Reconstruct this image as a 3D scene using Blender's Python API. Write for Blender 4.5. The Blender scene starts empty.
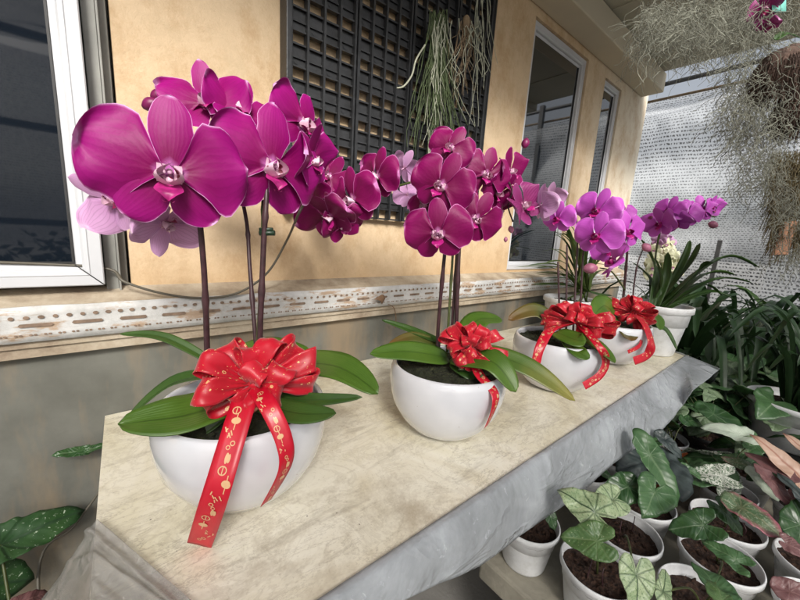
import bpy, math, random
from mathutils import Vector as V, Matrix, Quaternion, noise
random.seed(7)
R=random.random
def U(a,b): return a+(b-a)*R()
SC=bpy.context.scene
COL=SC.collection
PI=math.pi
# ------------------------------------------------------------------ camera pose
CAMZ=1.307; FPX=350.0
def axes(y,p,r):
    f=V((math.sin(y)*math.cos(p),math.cos(y)*math.cos(p),-math.sin(p)))
    r0=V((math.cos(y),-math.sin(y),0)); d0=f.cross(r0)
    c,s=math.cos(r),math.sin(r)
    return c*r0+s*d0, c*d0-s*r0, f
RT,DN,FW=axes(*[math.radians(a) for a in (39.99,10.68,-3.59)])
EYE=V((0,0,CAMZ))
def ray(px,py): return RT*((px-400)/FPX)+DN*((py-300)/FPX)+FW
def at(px,py,d): return EYE+ray(px,py)*d
def onw(px,py,y): r=ray(px,py); return EYE+r*(y/r.y)
def onx(px,py,x): r=ray(px,py); return EYE+r*(x/r.x)
def onz(px,py,z): r=ray(px,py); return EYE+r*((z-CAMZ)/r.z)
cam=bpy.data.cameras.new('camera'); co=bpy.data.objects.new('camera',cam); COL.objects.link(co)
co.matrix_world=Matrix(((RT.x,-DN.x,-FW.x,0),(RT.y,-DN.y,-FW.y,0),(RT.z,-DN.z,-FW.z,CAMZ),(0,0,0,1)))
cam.sensor_width=36; cam.lens=FPX/800*36; cam.clip_start=.02; cam.clip_end=500
SC.camera=co
TZ=CAMZ-.457      # table top
BZ=CAMZ-.82       # bench top
# ------------------------------------------------------------------ objects
ORG={}
class MB:
    def __init__(s): s.v=[];s.f=[];s.uv=[];s.mi=[]
    def add(s,vs,fs,uvs=None,mi=0):
        n=len(s.v); s.v+= [V(v) for v in vs]
        for k,f in enumerate(fs):
            s.f.append([i+n for i in f]); s.mi.append(mi)
            s.uv.append([uvs[i] for i in f] if uvs else [(0,0)]*len(f))
        return s
    def build(s,name,mat,parent=None,smooth=True,solid=0,subd=0,bevel=0,org=None):
        o0=org if org is not None else (ORG.get(parent.name,V((0,0,0))) if parent else V((0,0,0)))
        me=bpy.data.meshes.new(name)
        me.from_pydata([tuple(v-o0) for v in s.v],[],s.f)
        ul=me.uv_layers.new(name='UVMap')
        k=0
        fl=[]
        for u in s.uv:
            for c in u: fl+= [c[0],c[1]]
        ul.data.foreach_set('uv',fl)
        mats=mat if isinstance(mat,(list,tuple)) else [mat]
        for m in mats: me.materials.append(m)
        me.polygons.foreach_set('material_index',s.mi)
        if smooth: me.polygons.foreach_set('use_smooth',[True]*len(s.f))
        me.update()
        o=bpy.data.objects.new(name,me); COL.objects.link(o)
        if parent: o.parent=parent; ORG[o.name]=o0
        elif org is not None: o.location=org; ORG[o.name]=o0
        else: ORG[o.name]=V((0,0,0))
        if bevel:
            b=o.modifiers.new('b','BEVEL'); b.width=bevel; b.segments=2; b.limit_method='ANGLE'; b.harden_normals=False
        if solid:
            m=o.modifiers.new('s','SOLIDIFY'); m.thickness=solid; m.offset=0
        if subd:
            m=o.modifiers.new('u','SUBSURF'); m.levels=subd; m.render_levels=subd
        return o
    def box(s,x0,x1,y0,y1,z0,z1,mi=0):
        vs=[(x,y,z) for x in (x0,x1) for y in (y0,y1) for z in (z0,z1)]
        fs=[(0,1,3,2),(4,6,7,5),(0,4,5,1),(2,3,7,6),(0,2,6,4),(1,5,7,3)]
        return s.add(vs,fs,[(v[0]+v[1],v[2]) for v in vs],mi)
    def tube(s,pts,rad,n=6,mi=0,cap=True):
        pts=[V(p) for p in pts]; m=len(pts)
        if not isinstance(rad,(list,tuple)): rad=[rad]*m
        t0=(pts[1]-pts[0]).normalized()
        a=t0.orthogonal().normalized(); vs=[];uv=[]
        for i,p in enumerate(pts):
            t=(pts[min(i+1,m-1)]-pts[max(i-1,0)])
            t=t.normalized() if t.length>1e-9 else t0
            a=(a-t*a.dot(t)); a=a.normalized() if a.length>1e-6 else t.orthogonal().normalized()
            b=t.cross(a)
            for k in range(n):
                an=2*PI*k/n; vs.append(p+(a*math.cos(an)+b*math.sin(an))*rad[i]); uv.append((k/n,i/(m-1)))
        fs=[(i*n+k,i*n+(k+1)%n,(i+1)*n+(k+1)%n,(i+1)*n+k) for i in range(m-1) for k in range(n)]
        if cap: fs+=[tuple(range(n))[::-1],tuple(range((m-1)*n,m*n))]
        return s.add(vs,fs,uv,mi)
    def lathe(s,prof,c,n=48,mi=0):
        c=V(c); vs=[];uv=[];m=len(prof)
        for j,(r,z) in enumerate(prof):
            for k in range(n):
                a=2*PI*k/n; vs.append(c+V((r*math.cos(a),r*math.sin(a),z))); uv.append((k/n,j/m))
        fs=[(j*n+k,j*n+(k+1)%n,(j+1)*n+(k+1)%n,(j+1)*n+k) for j in range(m-1) for k in range(n)]
        return s.add(vs,fs,uv,mi)
    def grid(s,fn,nu,nv,mi=0,flip=False):
        vs=[];uv=[]
        for i in range(nu+1):
            for j in range(nv+1):
                vs.append(fn(i/nu,j/nv)); uv.append((i/nu,j/nv))
        w=nv+1
        fs=[(i*w+j,(i+1)*w+j,(i+1)*w+j+1,i*w+j+1) for i in range(nu) for j in range(nv)]
        if flip: fs=[f[::-1] for f in fs]
        return s.add(vs,fs,uv,mi)
    def ball(s,c,r,n=10,m=7,mi=0):
        c=V(c); r=V(r) if not isinstance(r,(int,float)) else V((r,r,r))
        return s.grid(lambda u,v:c+V((r.x*math.sin(PI*u)*math.cos(2*PI*v),r.y*math.sin(PI*u)*math.sin(2*PI*v),r.z*math.cos(PI*u))),m,n,mi)
def thing(name,label,cat,loc,group=None):
    o=bpy.data.objects.new(name,None); o.empty_display_size=.05; COL.objects.link(o)
    o.location=loc; o['label']=label; o['category']=cat
    if group: o['group']=group
    ORG[o.name]=V(loc); return o
def tag(o,label,cat,group=None,kind=None):
    o['label']=label; o['category']=cat
    if group: o['group']=group
    if kind: o['kind']=kind
    return o
def struct(o): o['kind']='structure'; return o
# ------------------------------------------------------------------ materials
class N:
    def __init__(s,name,alpha=False):
        s.m=bpy.data.materials.new(name); s.m.use_nodes=True; s.t=s.m.node_tree; s.n=s.t.nodes; s.l=s.t.links
        s.b=s.n['Principled BSDF']; s.out=s.n['Material Output']
    def new(s,t,**k):
        x=s.n.new(t)
        for a,b in k.items(): setattr(x,a,b)
        return x
    def link(s,a,b): s.l.new(a,b)
    def set(s,sock,val):
        i=s.b.inputs[sock]
        if hasattr(val,'is_linked') or hasattr(val,'links'): s.link(val,i)
        else: i.default_value=(*val,1) if isinstance(val,tuple) and len(val)==3 else val
    def co(s,kind='Object',scale=1):
        c=s.new('ShaderNodeTexCoord'); 
        if scale==1: return c.outputs[kind]
        m=s.new('ShaderNodeMapping'); m.inputs['Scale'].default_value=scale if isinstance(scale,tuple) else (scale,)*3
        s.link(c.outputs[kind],m.inputs[0]); return m.outputs[0]
    def noise(s,co,scale=5,detail=4,rough=.55,dist=0):
        x=s.new('ShaderNodeTexNoise'); x.inputs['Scale'].default_value=scale; x.inputs['Detail'].default_value=detail
        x.inputs['Roughness'].default_value=rough; x.inputs['Distortion'].default_value=dist
        if co: s.link(co,x.inputs['Vector'])
        return x.outputs['Fac']
    def voro(s,co,scale=5,feature='F1',rnd=1):
        x=s.new('ShaderNodeTexVoronoi'); x.feature=feature; x.inputs['Scale'].default_value=scale; x.inputs['Randomness'].default_value=rnd
        s.link(co,x.inputs['Vector']); return x
    def ramp(s,fac,stops,interp='LINEAR'):
        x=s.new('ShaderNodeValToRGB'); x.color_ramp.interpolation=interp; e=x.color_ramp.elements
        while len(e)<len(stops): e.new(.5)
        for i,(p,c) in enumerate(stops):
            e[i].position=p; e[i].color=(c,c,c,1) if isinstance(c,(int,float)) else (*c,1)
        s.link(fac,x.inputs[0]); return x.outputs[0]
    def math(s,op,a,b=0.0,c=0.0):
        x=s.new('ShaderNodeMath',operation=op)
        for i,v in enumerate((a,b,c)):
            if isinstance(v,(int,float)): x.inputs[i].default_value=v
            else: s.link(v,x.inputs[i])
        return x.outputs[0]
    def mix(s,f,a,b,mode='MIX'):
        x=s.new('ShaderNodeMix',data_type='RGBA',blend_type=mode)
        for i,v in ((0,f),(6,a),(7,b)):
            if isinstance(v,(int,float)): x.inputs[i].default_value=v
            elif isinstance(v,tuple): x.inputs[i].default_value=(*v,1)
            else: s.link(v,x.inputs[i])
        return x.outputs[2]
    def sep(s,co):
        x=s.new('ShaderNodeSeparateXYZ'); s.link(co,x.inputs[0]); return x.outputs
    def bump(s,h,strength=.3,dist=.01):
        x=s.new('ShaderNodeBump'); x.inputs['Strength'].default_value=strength; x.inputs['Distance'].default_value=dist
        s.link(h,x.inputs['Height']); s.link(x.outputs[0],s.b.inputs['Normal']); return x
    def translucent(s,col,f):
        tr=s.new('ShaderNodeBsdfTranslucent'); mx=s.new('ShaderNodeMixShader'); mx.inputs[0].default_value=f
        if isinstance(col,tuple): tr.inputs[0].default_value=(*col,1)
        else: s.link(col,tr.inputs[0])
        s.link(s.b.outputs[0],mx.inputs[1]); s.link(tr.outputs[0],mx.inputs[2]); s.link(mx.outputs[0],s.out.inputs[0])
def simple(name,col,rough=.5,var=.15,scale=20,metal=0,coat=0,bump=0,bscale=80,spec=.5):
    m=N(name); c=m.co(); f=m.noise(c,scale)
    dark=tuple(x*(1-var) for x in col); lite=tuple(min(1,x*(1+var)) for x in col)
    m.set('Base Color',m.ramp(f,[(.3,dark),(.7,lite)])); m.set('Roughness',rough); m.set('Metallic',metal)
    m.set('Coat Weight',coat); m.set('Specular IOR Level',spec)
    if bump: m.bump(m.noise(c,bscale),bump,.005)
    return m.m
M={}
def wallmat():
    m=N('tan wall paint'); c=m.co(); x,y,z=m.sep(c)
    big=m.noise(c,1.3,3); st=m.noise(m.co('Object',(4,4,2.6)),1.6,8,.78)
    base=m.ramp(big,[(.25,(.55,.395,.235)),(.5,(.60,.455,.295)),(.75,(.62,.50,.35))])
    # wall colour is yellower towards the near end, paler at the far end
    mo=m.noise(c,14,8,.82); base=m.mix(m.ramp(mo,[(.45,0),(.66,.5)]),base,(.45,.34,.21))
    fx=m.ramp(m.math('MULTIPLY',x,.33),[(.18,0),(.50,1)])
    base=m.mix(fx,base,(.66,.60,.49))
    base=m.mix(m.ramp(st,[(.34,.65),(.52,0)]),base,(.40,.25,.12))
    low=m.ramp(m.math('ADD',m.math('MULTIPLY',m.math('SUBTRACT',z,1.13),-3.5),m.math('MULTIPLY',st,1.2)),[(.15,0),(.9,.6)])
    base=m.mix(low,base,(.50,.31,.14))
    m.set('Base Color',base); m.set('Roughness',.75); m.set('Specular IOR Level',.3)
    m.bump(m.math('ADD',m.noise(c,90,4,.7),m.math('MULTIPLY',mo,1.2)),.45,.004); return m.m
def lowermat():
    m=N('grey stained render'); c=m.co(); x,y,z=m.sep(c)
    st=m.noise(m.co('Object',(5,5,1.2)),1.2,5,.65); g=m.noise(c,7,5)
    base=m.ramp(g,[(.3,(.095,.095,.08)),(.7,(.165,.165,.143))])
    base=m.mix(m.ramp(st,[(.45,0),(.62,.7)]),base,(.26,.19,.115))
    m.set('Base Color',base); m.set('Roughness',.8); m.bump(m.noise(c,60,4),.2,.004); return m.m
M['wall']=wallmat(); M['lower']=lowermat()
def trimmat():
    m=N('chipped white trim paint'); c=m.co(); g=m.noise(c,22,6,.7)
    x,y,z=m.sep(c)
    chip=m.noise(m.co('Object',(6,6,25)),1.5,6,.7)
    m.set('Base Color',m.mix(m.ramp(chip,[(.53,0),(.60,.9)]),m.ramp(g,[(.3,(.38,.38,.365)),(.6,(.54,.54,.53))]),(.36,.25,.16)))
    m.set('Roughness',.6); m.bump(m.math('ADD',chip,g),.4,.004); return m.m
M['trim']=trimmat()
def ledgemat():
    m=N('dirty ledge plaster'); c=m.co(); g=m.noise(c,9,6,.7)
    m.set('Base Color',m.ramp(g,[(.3,(.22,.165,.115)),(.5,(.36,.30,.22)),(.7,(.48,.42,.33))])); m.set('Roughness',.85)
    m.bump(m.noise(c,70,5),.4,.005); return m.m
M['ledge']=ledgemat()
M['hole']=simple('painted dark slots',(.20,.14,.10),.9,.35,60)  # dark of the open trim holes painted as flat brown shapes
M['white_frame']=simple('white window aluminium',(.52,.53,.55),.35,.06,6)
M['grey_frame']=simple('grey track aluminium',(.24,.24,.22),.5,.2,8)
M['rubber']=simple('black gasket',(.02,.02,.02),.5)
def glassmat(ior):
    m=N('dark window glass'); m.set('Base Color',(.006,.009,.014)); m.set('Roughness',.03); m.set('IOR',ior); m.set('Coat Weight',.3)
    m.bump(m.noise(m.co(),1.6,1),.03,.02); return m.m
M['glass']=glassmat(1.3); M['glass_far']=glassmat(2.3)
def tablemat():
    m=N('marbled table sheet'); c=m.co(); w=m.noise(c,3.0,7,.68,.7); f=m.noise(c,11,8,.7,.8)
    base=m.ramp(w,[(.28,(.56,.48,.32)),(.42,(.74,.69,.53)),(.56,(.83,.79,.67)),(.74,(.66,.59,.43))])
    v=m.ramp(f,[(.45,0),(.49,.22),(.53,0)])
    base=m.mix(v,base,(.33,.27,.17))
    rd=m.math('ABSOLUTE',m.math('SUBTRACT',m.noise(m.co('Object',(5,13,9)),1.5,9,.72,.4),.5)); gate=m.noise(c,2.2,3)
    base=m.mix(m.math('MULTIPLY',m.ramp(rd,[(0,.55),(.014,0)]),m.ramp(gate,[(.42,0),(.6,1)])),base,(.22,.17,.10))
    gr=m.noise(c,140,3,.8); base=m.mix(m.ramp(gr,[(.58,0),(.70,.35)]),base,(.30,.24,.15))
    sp=m.voro(c,24); base=m.mix(m.ramp(sp.outputs['Distance'],[(.022,.9),(.04,0)]),base,(.10,.07,.05))
    st=m.noise(c,5,6,.75,.3); base=m.mix(m.ramp(st,[(.50,0),(.68,.62)]),base,(.34,.265,.17))
    d2=m.noise(m.co('Object',(3,16,16)),1.6,5,.7,.5); base=m.mix(m.ramp(d2,[(.56,0),(.70,.38)]),base,(.27,.22,.15))
    m.set('Base Color',base); m.set('Roughness',m.ramp(st,[(.3,.28),(.7,.5)])); m.set('Coat Weight',.15); m.set('Coat Roughness',.2)
    m.bump(m.noise(c,6,5),.12,.006); return m.m
M['table']=tablemat()
def plasticmat(name,a,col=(.50,.53,.56)):
    m=N(name); c=m.co(); g=m.noise(c,7,6,.7,.6)
    scr=m.noise(c,45,5,.7,.5); sm=m.noise(c,3.2,5,.65,.3)
    base=m.ramp(g,[(.3,tuple(x*.82 for x in col)),(.55,col),(.75,tuple(min(1,x*1.15) for x in col))])
    base=m.mix(m.ramp(sm,[(.40,.55),(.62,0)]),base,tuple(x*.5 for x in col))
    base=m.mix(m.ramp(scr,[(.62,0),(.72,.5)]),base,tuple(min(1,x*1.7) for x in col))
    cr1=m.math('ABSOLUTE',m.math('SUBTRACT',m.noise(m.co('Object',(2.2,2.2,5)),2.0,4,.55,.6),.5)); cr2=m.math('ABSOLUTE',m.math('SUBTRACT',m.noise(c,9,3,.5,.8),.5))
    crs=m.math('ADD',m.ramp(cr1,[(0,1),(.05,0)]),m.math('MULTIPLY',m.ramp(cr2,[(0,1),(.06,0)]),.15))
    m.set('Base Color',base); m.set('Roughness',.13); m.set('Specular IOR Level',.7)
    m.set('Alpha',m.ramp(g,[(.3,max(0,a-.12)),(.7,min(1,a+.12))])); m.bump(m.math('ADD',g,crs),.35,.006); return m.m
M['plastic']=plasticmat('cloudy clear plastic',.70); M['plastic_clear']=plasticmat('thin clear plastic',.42,(.52,.51,.49))
M['pot']=None
def ceramic():
    m=N('glossy white ceramic'); c=m.co(); g=m.noise(c,9,3)
    sp=m.voro(c,70); 
    dust=m.math('MULTIPLY',m.ramp(sp.outputs['Distance'],[(.05,1),(.11,0)]),m.math('GREATER_THAN',m.sep(sp.outputs['Color'])[0],.86))
    m.set('Base Color',m.mix(m.math('MULTIPLY',dust,.7),m.ramp(g,[(.3,(.58,.59,.63)),(.7,(.68,.685,.72))]),(.22,.16,.11))); m.set('Roughness',.12); m.set('Coat Weight',1.0); m.set('Coat Roughness',.05)
    m.bump(m.noise(m.co('Object',(2,2,14)),2,2),.05,.004); return m.m
M['ceramic']=ceramic()
def potplast():
    m=N('white pot plastic'); c=m.co(); g=m.noise(c,14,6,.7)
    m.set('Base Color',m.ramp(g,[(.3,(.58,.58,.57)),(.5,(.76,.77,.78)),(.7,(.82,.83,.84))])); m.set('Roughness',.38); return m.m
M['potplast']=potplast()
M['terracotta']=simple('terracotta plastic',(.36,.10,.035),.5,.2)
M['darkpot']=simple('black nursery pot',(.025,.025,.025),.45)
def soilmat(name,a,b,cc):
    m=N(name); c=m.co(); g=m.noise(c,60,6,.8); v=m.voro(c,110)
    m.set('Base Color',m.mix(m.ramp(v.outputs['Distance'],[(.1,.5),(.4,0)]),m.ramp(g,[(.35,a),(.55,b),(.72,cc)]),b)); m.set('Roughness',.95)
    m.bump(m.math('ADD',g,v.outputs['Distance']),.9,.012); return m.m
M['soil']=soilmat('brown coco soil',(.018,.008,.005),(.06,.028,.016),(.14,.07,.04))
M['moss']=soilmat('dark mossy bark',(.008,.01,.004),(.025,.03,.010),(.06,.065,.02))
def petalmat(name,deep,mid,edge,cent,tr=.08,vein=.12):
    m=N(name); uv=m.co('UV'); u,v,_=m.sep(uv)
    av=m.math('ABSOLUTE',m.math('MULTIPLY_ADD',v,2,-1))
    nz=m.noise(m.co('Object',2),2,4,.6)
    # rim factor
    e1=m.math('POWER',av,15); e2=m.math('POWER',u,18)
    rim=m.math('MAXIMUM',e1,e2); rim=m.math('ADD',rim,m.math('MULTIPLY',m.math('SUBTRACT',nz,.5),.35))
    vv=m.math('SUBTRACT',v,.5)
    ve=m.math('SINE',m.math('ADD',m.math('MULTIPLY',vv,70),m.math('MULTIPLY',nz,5)))
    veins=m.math('MULTIPLY',m.ramp(ve,[(.55,0),(1,1)]),vein)
    body=m.ramp(m.math('ADD',u,m.math('MULTIPLY',nz,.3)),[(.35,deep),(1.0,mid)])
    body=m.mix(m.math('MULTIPLY',m.math('POWER',av,2.5),.75),body,mid)
    body=m.mix(veins,body,tuple(x*.55 for x in deep))
    body=m.mix(m.ramp(rim,[(.42,0),(.72,.35),(.86,.95)]),body,edge)
    body=m.mix(m.ramp(m.math('ADD',u,m.math('MULTIPLY',av,.10)),[(.03,.95),(.12,.6),(.24,0)]),body,cent)
    m.set('Base Color',body); m.set('Roughness',.5); m.set('Specular IOR Level',.25); m.set('Sheen Weight',0)
    m.bump(m.math('ADD',m.math('MULTIPLY',ve,.10),m.math('MULTIPLY',nz,2)),.05,.02)
    m.translucent(body,tr); return m.m
M['pet_deep']=petalmat('deep magenta petal',(.165,.0006,.062),(.285,.004,.155),(.70,.36,.66),(.66,.22,.62))
M['pet_mid']=petalmat('wine magenta petal',(.125,.0006,.042),(.20,.002,.085),(.58,.20,.46),(.66,.24,.56))
M['pet_violet']=petalmat('violet pink petal',(.36,.035,.34),(.48,.09,.47),(.68,.30,.68),(.6,.05,.4),vein=.1)
M['pet_pale']=petalmat('pale lilac petal back',(.50,.25,.48),(.60,.34,.58),(.78,.55,.76),(.55,.25,.4),tr=.3,vein=.35)
M['pet_back']=petalmat('dusky veined petal back',(.15,.008,.07),(.26,.04,.16),(.5,.2,.4),(.6,.3,.45),vein=.6)
M['pet_cream']=petalmat('cream petal',(.60,.62,.36),(.72,.72,.52),(.8,.8,.65),(.6,.55,.2),vein=.05)
M['lip']=simple('crimson lip',(.33,.012,.14),.45,.4,9)
M['lip_dark']=simple('dark crimson lip',(.22,.004,.06),.4,.3)
M['lip_violet']=simple('magenta lip',(.36,.01,.16),.4,.3)
def throat():
    m=N('spotted white throat'); c=m.co('Object'); v=m.voro(c,9)
    f=m.ramp(v.outputs['Distance'],[(.30,1),(.42,0)])
    m.set('Base Color',m.mix(f,(.75,.50,.62),(.16,.003,.03))); m.set('Roughness',.45); return m.m
M['throat']=throat()
M['column']=simple('pink white column',(.70,.42,.60),.4,.15,6)
def leafmat(name,c1,c2,tip=None,gloss=.35,veincol=None):
    m=N(name); uv=m.co('UV'); u,v,_=m.sep(uv); g=m.noise(m.co('Object'),9,4)
    b=m.ramp(g,[(.3,c1),(.7,c2)])
    av=m.math('ABSOLUTE',m.math('MULTIPLY_ADD',v,2,-1))
    b=m.mix(m.ramp(av,[(0,.75),(.035,.4),(.07,0)]),b,veincol or tuple(x*.45 for x in c1))
    st=m.math('SINE',m.math('MULTIPLY',v,95)); b=m.mix(m.ramp(st,[(.6,0),(1,.12)]),b,tuple(x*.5 for x in c1))
    if tip:
        f=m.math('ADD',u,m.math('MULTIPLY',m.math('SUBTRACT',m.noise(m.co('Object'),14,4),.5),.5))
        b=m.mix(m.ramp(f,[(.45,0),(.9,.9)]),b,tip)
    m.set('Base Color',b); m.set('Roughness',gloss); m.set('Specular IOR Level',.45)
    m.bump(m.math('ADD',st,m.math('MULTIPLY',g,3)),.10,.004)
    m.translucent(tuple(min(1,x*1.6) for x in c2),.12); return m.m
M['leaf']=leafmat('orchid leaf green',(.045,.105,.012),(.095,.175,.022))
M['leaf2']=leafmat('orchid leaf dark green',(.025,.065,.010),(.05,.105,.018))
M['leaf_y']=leafmat('orchid leaf yellowing',(.06,.12,.02),(.12,.19,.035),tip=(.30,.26,.06))
M['leaf_b']=leafmat('orchid leaf browning',(.07,.09,.02),(.12,.12,.03),tip=(.14,.07,.02))
M['strap']=leafmat('strap leaf green',(.018,.05,.010),(.055,.11,.022),gloss=.4)
M['grassy']=leafmat('grassy leaf green',(.035,.07,.012),(.09,.13,.03),gloss=.45)
M['darkstrap']=leafmat('dark strap leaf',(.012,.034,.011),(.032,.072,.024),gloss=.4)
M['stem']=simple('purple brown stem',(.045,.018,.022),.4,.4,60)
M['stemg']=simple('green flower stem',(.06,.075,.02),.45,.4,60)
M['stake']=simple('dark stake',(.03,.024,.02),.5,.3)
M['bud']=simple('pink bud',(.36,.12,.20),.5,.3,30)
M['bud_dark']=simple('dark magenta bud',(.16,.006,.07),.45,.3,30)
M['clip']=simple('dark green clip',(.012,.03,.015),.4)
def ribbonmat():
    m=N('red satin ribbon'); c=m.co('UV'); g=m.noise(m.co('Object'),14,3)
    base=m.ramp(g,[(.3,(.42,.002,.014)),(.7,(.58,.006,.026))])
    # scattered gold motifs: rings and dots
    v=m.voro(c,1.0,'F1',.75); d=v.outputs['Distance']
    rs=m.sep(v.outputs['Color'])
    ring=m.ramp(d,[(.13,0),(.15,1),(.21,1),(.23,0)]); dot=m.ramp(d,[(.10,1),(.13,0)])
    pick=m.math('GREATER_THAN',rs[0],.45); pick2=m.math('GREATER_THAN',rs[1],.5)
    gold=m.math('MAXIMUM',m.math('MULTIPLY',ring,pick),m.math('MULTIPLY',dot,pick2))
    n2=m.noise(c,3.5,3); gold=m.math('MAXIMUM',gold,m.math('MULTIPLY',m.ramp(n2,[(.64,0),(.66,1)]),pick2))
    col=m.mix(gold,base,(.80,.52,.22))
    m.set('Base Color',col); m.set('Roughness',.40); m.set('Specular IOR Level',.45); m.set('Sheen Weight',.2)
    m.bump(m.noise(m.co('Object',(1,1,1)),18,3),.12,.01); m.translucent((.7,.01,.02),.12); return m.m
M['ribbon']=ribbonmat()
M['ribbon_plain']=simple('plain red satin',(.50,.004,.022),.36,.15,14,spec=.6)
M['gold']=simple('gold print',(.62,.38,.20),.35,.1)
M['blackplastic']=simple('dusty black plastic',(.019,.020,.022),.45,.45,25,bump=.2)
M['root_green']=simple('grey green roots',(.055,.078,.028),.7,.4,30)
M['root_white']=simple('pale aerial roots',(.33,.34,.26),.7,.25,30)
M['root_brown']=simple('brown roots',(.17,.12,.07),.8,.35,30)
M['spanish']=simple('silver grey moss',(.20,.205,.165),.85,.45,12)
M['coir']=simple('brown coir fibre',(.075,.045,.034),.9,.5,40,bump=1.0,bscale=120)
M['bark']=simple('cut bark wood',(.30,.15,.085),.8,.35,18,bump=.5)
M['soffit']=simple('soffit paint',(.40,.38,.30),.7,.08,3)
M['beam']=simple('beam paint',(.56,.50,.38),.7,.08,3,bump=.1)
M['concrete']=simple('bench concrete',(.27,.25,.20),.8,.35,9,bump=.5,bscale=50)
M['ground']=simple('damp concrete ground',(.30,.29,.27),.8,.3,2,bump=.3)
M['steel']=simple('grey steel',(.2,.2,.2),.4,.2,10,metal=.7)
M['post']=simple('dark post',(.05,.05,.05),.6,.3)
M['cable']=simple('grey brown cable',(.09,.08,.06),.5,.2)
def netmat(name,dark,film,scale=1):
    m=N(name); uv=m.co('UV'); u,v,_=m.sep(uv)
    nz=m.noise(m.co('Object'),3.5,4); n3=m.noise(m.co('Object'),34,2)
    row=m.math('MULTIPLY',v,1/.024/scale); fr=m.math('FRACT',m.math('ADD',row,m.math('MULTIPLY',n3,.35)))
    ri=m.math('FLOOR',row)
    uu=m.math('ADD',m.math('MULTIPLY',u,1/.024/scale),m.math('ADD',m.math('MULTIPLY',ri,.37),m.math('MULTIPLY',n3,2.4)))
    fu=m.math('FRACT',uu)
    dash=m.math('MULTIPLY',m.math('GREATER_THAN',fr,.56),m.math('GREATER_THAN',fu,.48))
    dash=m.math('MULTIPLY',dash,m.ramp(nz,[(.25,.75),(.5,1)]))
    tp=m.new('ShaderNodeBsdfTransparent'); tl=m.new('ShaderNodeBsdfTranslucent'); tl.inputs[0].default_value=(.9,.92,.95,1)
    df=m.new('ShaderNodeBsdfDiffuse'); df.inputs[0].default_value=(.84,.87,.9,1)
    a=m.new('ShaderNodeMixShader'); a.inputs[0].default_value=film; m.link(tp.outputs[0],a.inputs[1])
    b=m.new('ShaderNodeMixShader'); b.inputs[0].default_value=.6; m.link(tl.outputs[0],b.inputs[1]); m.link(df.outputs[0],b.inputs[2]); m.link(b.outputs[0],a.inputs[2])
    m.set('Base Color',dark); m.set('Roughness',.8)
    c=m.new('ShaderNodeMixShader'); m.link(dash,c.inputs[0]); m.link(a.outputs[0],c.inputs[1]); m.link(m.b.outputs[0],c.inputs[2]); m.link(c.outputs[0],m.out.inputs[0])
    return m.m
M['net']=netmat('woven shade net',(.17,.18,.19),.6)
M['net2']=netmat('darker shade net',(.05,.055,.055),.45)
# ------------------------------------------------------------------ setting
MB().add([(-60,-60,0),(80,-60,0),(80,60,0),(-60,60,0)],[(0,1,2,3)]).build('ground',M['ground'],smooth=False)['kind']='structure'
WY=1.03; LY=.968   # upper wall face, ledge face
def zc(z): return CAMZ+z
bld=thing('building','cream house wall with dark framed windows, grey base and overhanging eave','building',(1.5,1.0,0))
ZL=zc(-.185); ZB=zc(-.250)
win=[(-1.25,.035,zc(-.165),2.75),(1.56,2.11,zc(-.150),zc(1.0)),(2.345,2.60,zc(-.150),zc(.985))]
XE=3.07
wl=MB(); xs=[-3]+[x for w in win for x in w[:2]]+[XE]
# wall slabs around openings
def wbox(x0,x1,z0,z1): wl.box(x0,x1,WY,WY+.16,z0,z1)
zt=2.75
wbox(-3,win[0][0],1.0,zt)
for a,b in ((win[0][1],win[1][0]),(win[1][1],win[2][0]),(win[2][1],XE)): wbox(a,b,1.0,zt)
for w in win:
    wl.box(w[0],w[1],WY,WY+.16,1.0,w[2]); 
    if w[3]<zt-.01: wl.box(w[0],w[1],WY,WY+.16,w[3],zt)
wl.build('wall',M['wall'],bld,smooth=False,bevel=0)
MB().box(XE-.16,XE,WY+.162,6,0,2.75).build('side_wall',M['wall'],bld,smooth=False)
MB().box(-3,XE,1.0,1.15,0,ZB-.018).build('lower_wall',M['lower'],bld,smooth=False)
# ledge: sloping sill, perforated trim face, plaster lip
lg=MB()
n=160
def sill(u,v):
    x=-3+u*(XE+3.02); p=V((x,WY+.002-(WY-LY)*v,0)); q=noise.noise(V((x*9,v*3,0)))
    p.z=zc(-.158)+(ZL-zc(-.158))*v+.004*q*(1-abs(2*v-1)); return p
lg.grid(sill,n,4)
lg.box(-3,XE+.02,LY+.004,1.14,ZB-.018,ZL-.003)
lg.box(-3,XE+.02,LY+.010,1.0,ZB-.040,ZB-.0185)
lg.build('ledge',M['ledge'],bld,smooth=False)
tr=MB()
def trimf(u,v):
    x=-3+u*(XE+3.02); 
    return V((x,LY-.002+.004*math.sin(PI*v)*.5,ZB-.004+(ZL-ZB+.006)*v+.0018*noise.noise(V((x*14,v,3)))))
tr.grid(trimf,260,4)
trim=tr.build('perforated_trim',M['trim'],bld,smooth=True,solid=.003)
hl=MB(); x=-1.2
while x<XE:
    zz=ZL-.018+.002*math.sin(x*9); r=.0046
    def ring(cx,cz,rx,rz,k=10):
        p=[(cx+rx*math.cos(2*PI*i/k),LY-.0042,cz+rz*math.sin(2*PI*i/k)) for i in range(k)]
        hl.add(p,[tuple(range(k))])
    ring(x,zz,r*U(.85,1.15),r*.8)
    ring(x+.01,ZB+.010,.0028,.0022,6); ring(x+.024,ZB+.010,.0028,.0022,6)
    x+=.0205
x=-1.2
while x<XE:
    cz=ZL-.036
    p=[(x-.022,LY-.0042,cz-.003),(x+.022,LY-.0042,cz-.003),(x+.025,LY-.0042,cz),(x+.022,LY-.0042,cz+.004),(x-.022,LY-.0042,cz+.004),(x-.025,LY-.0042,cz)]
    hl.add(p,[tuple(range(6))]); x+=.077
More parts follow.
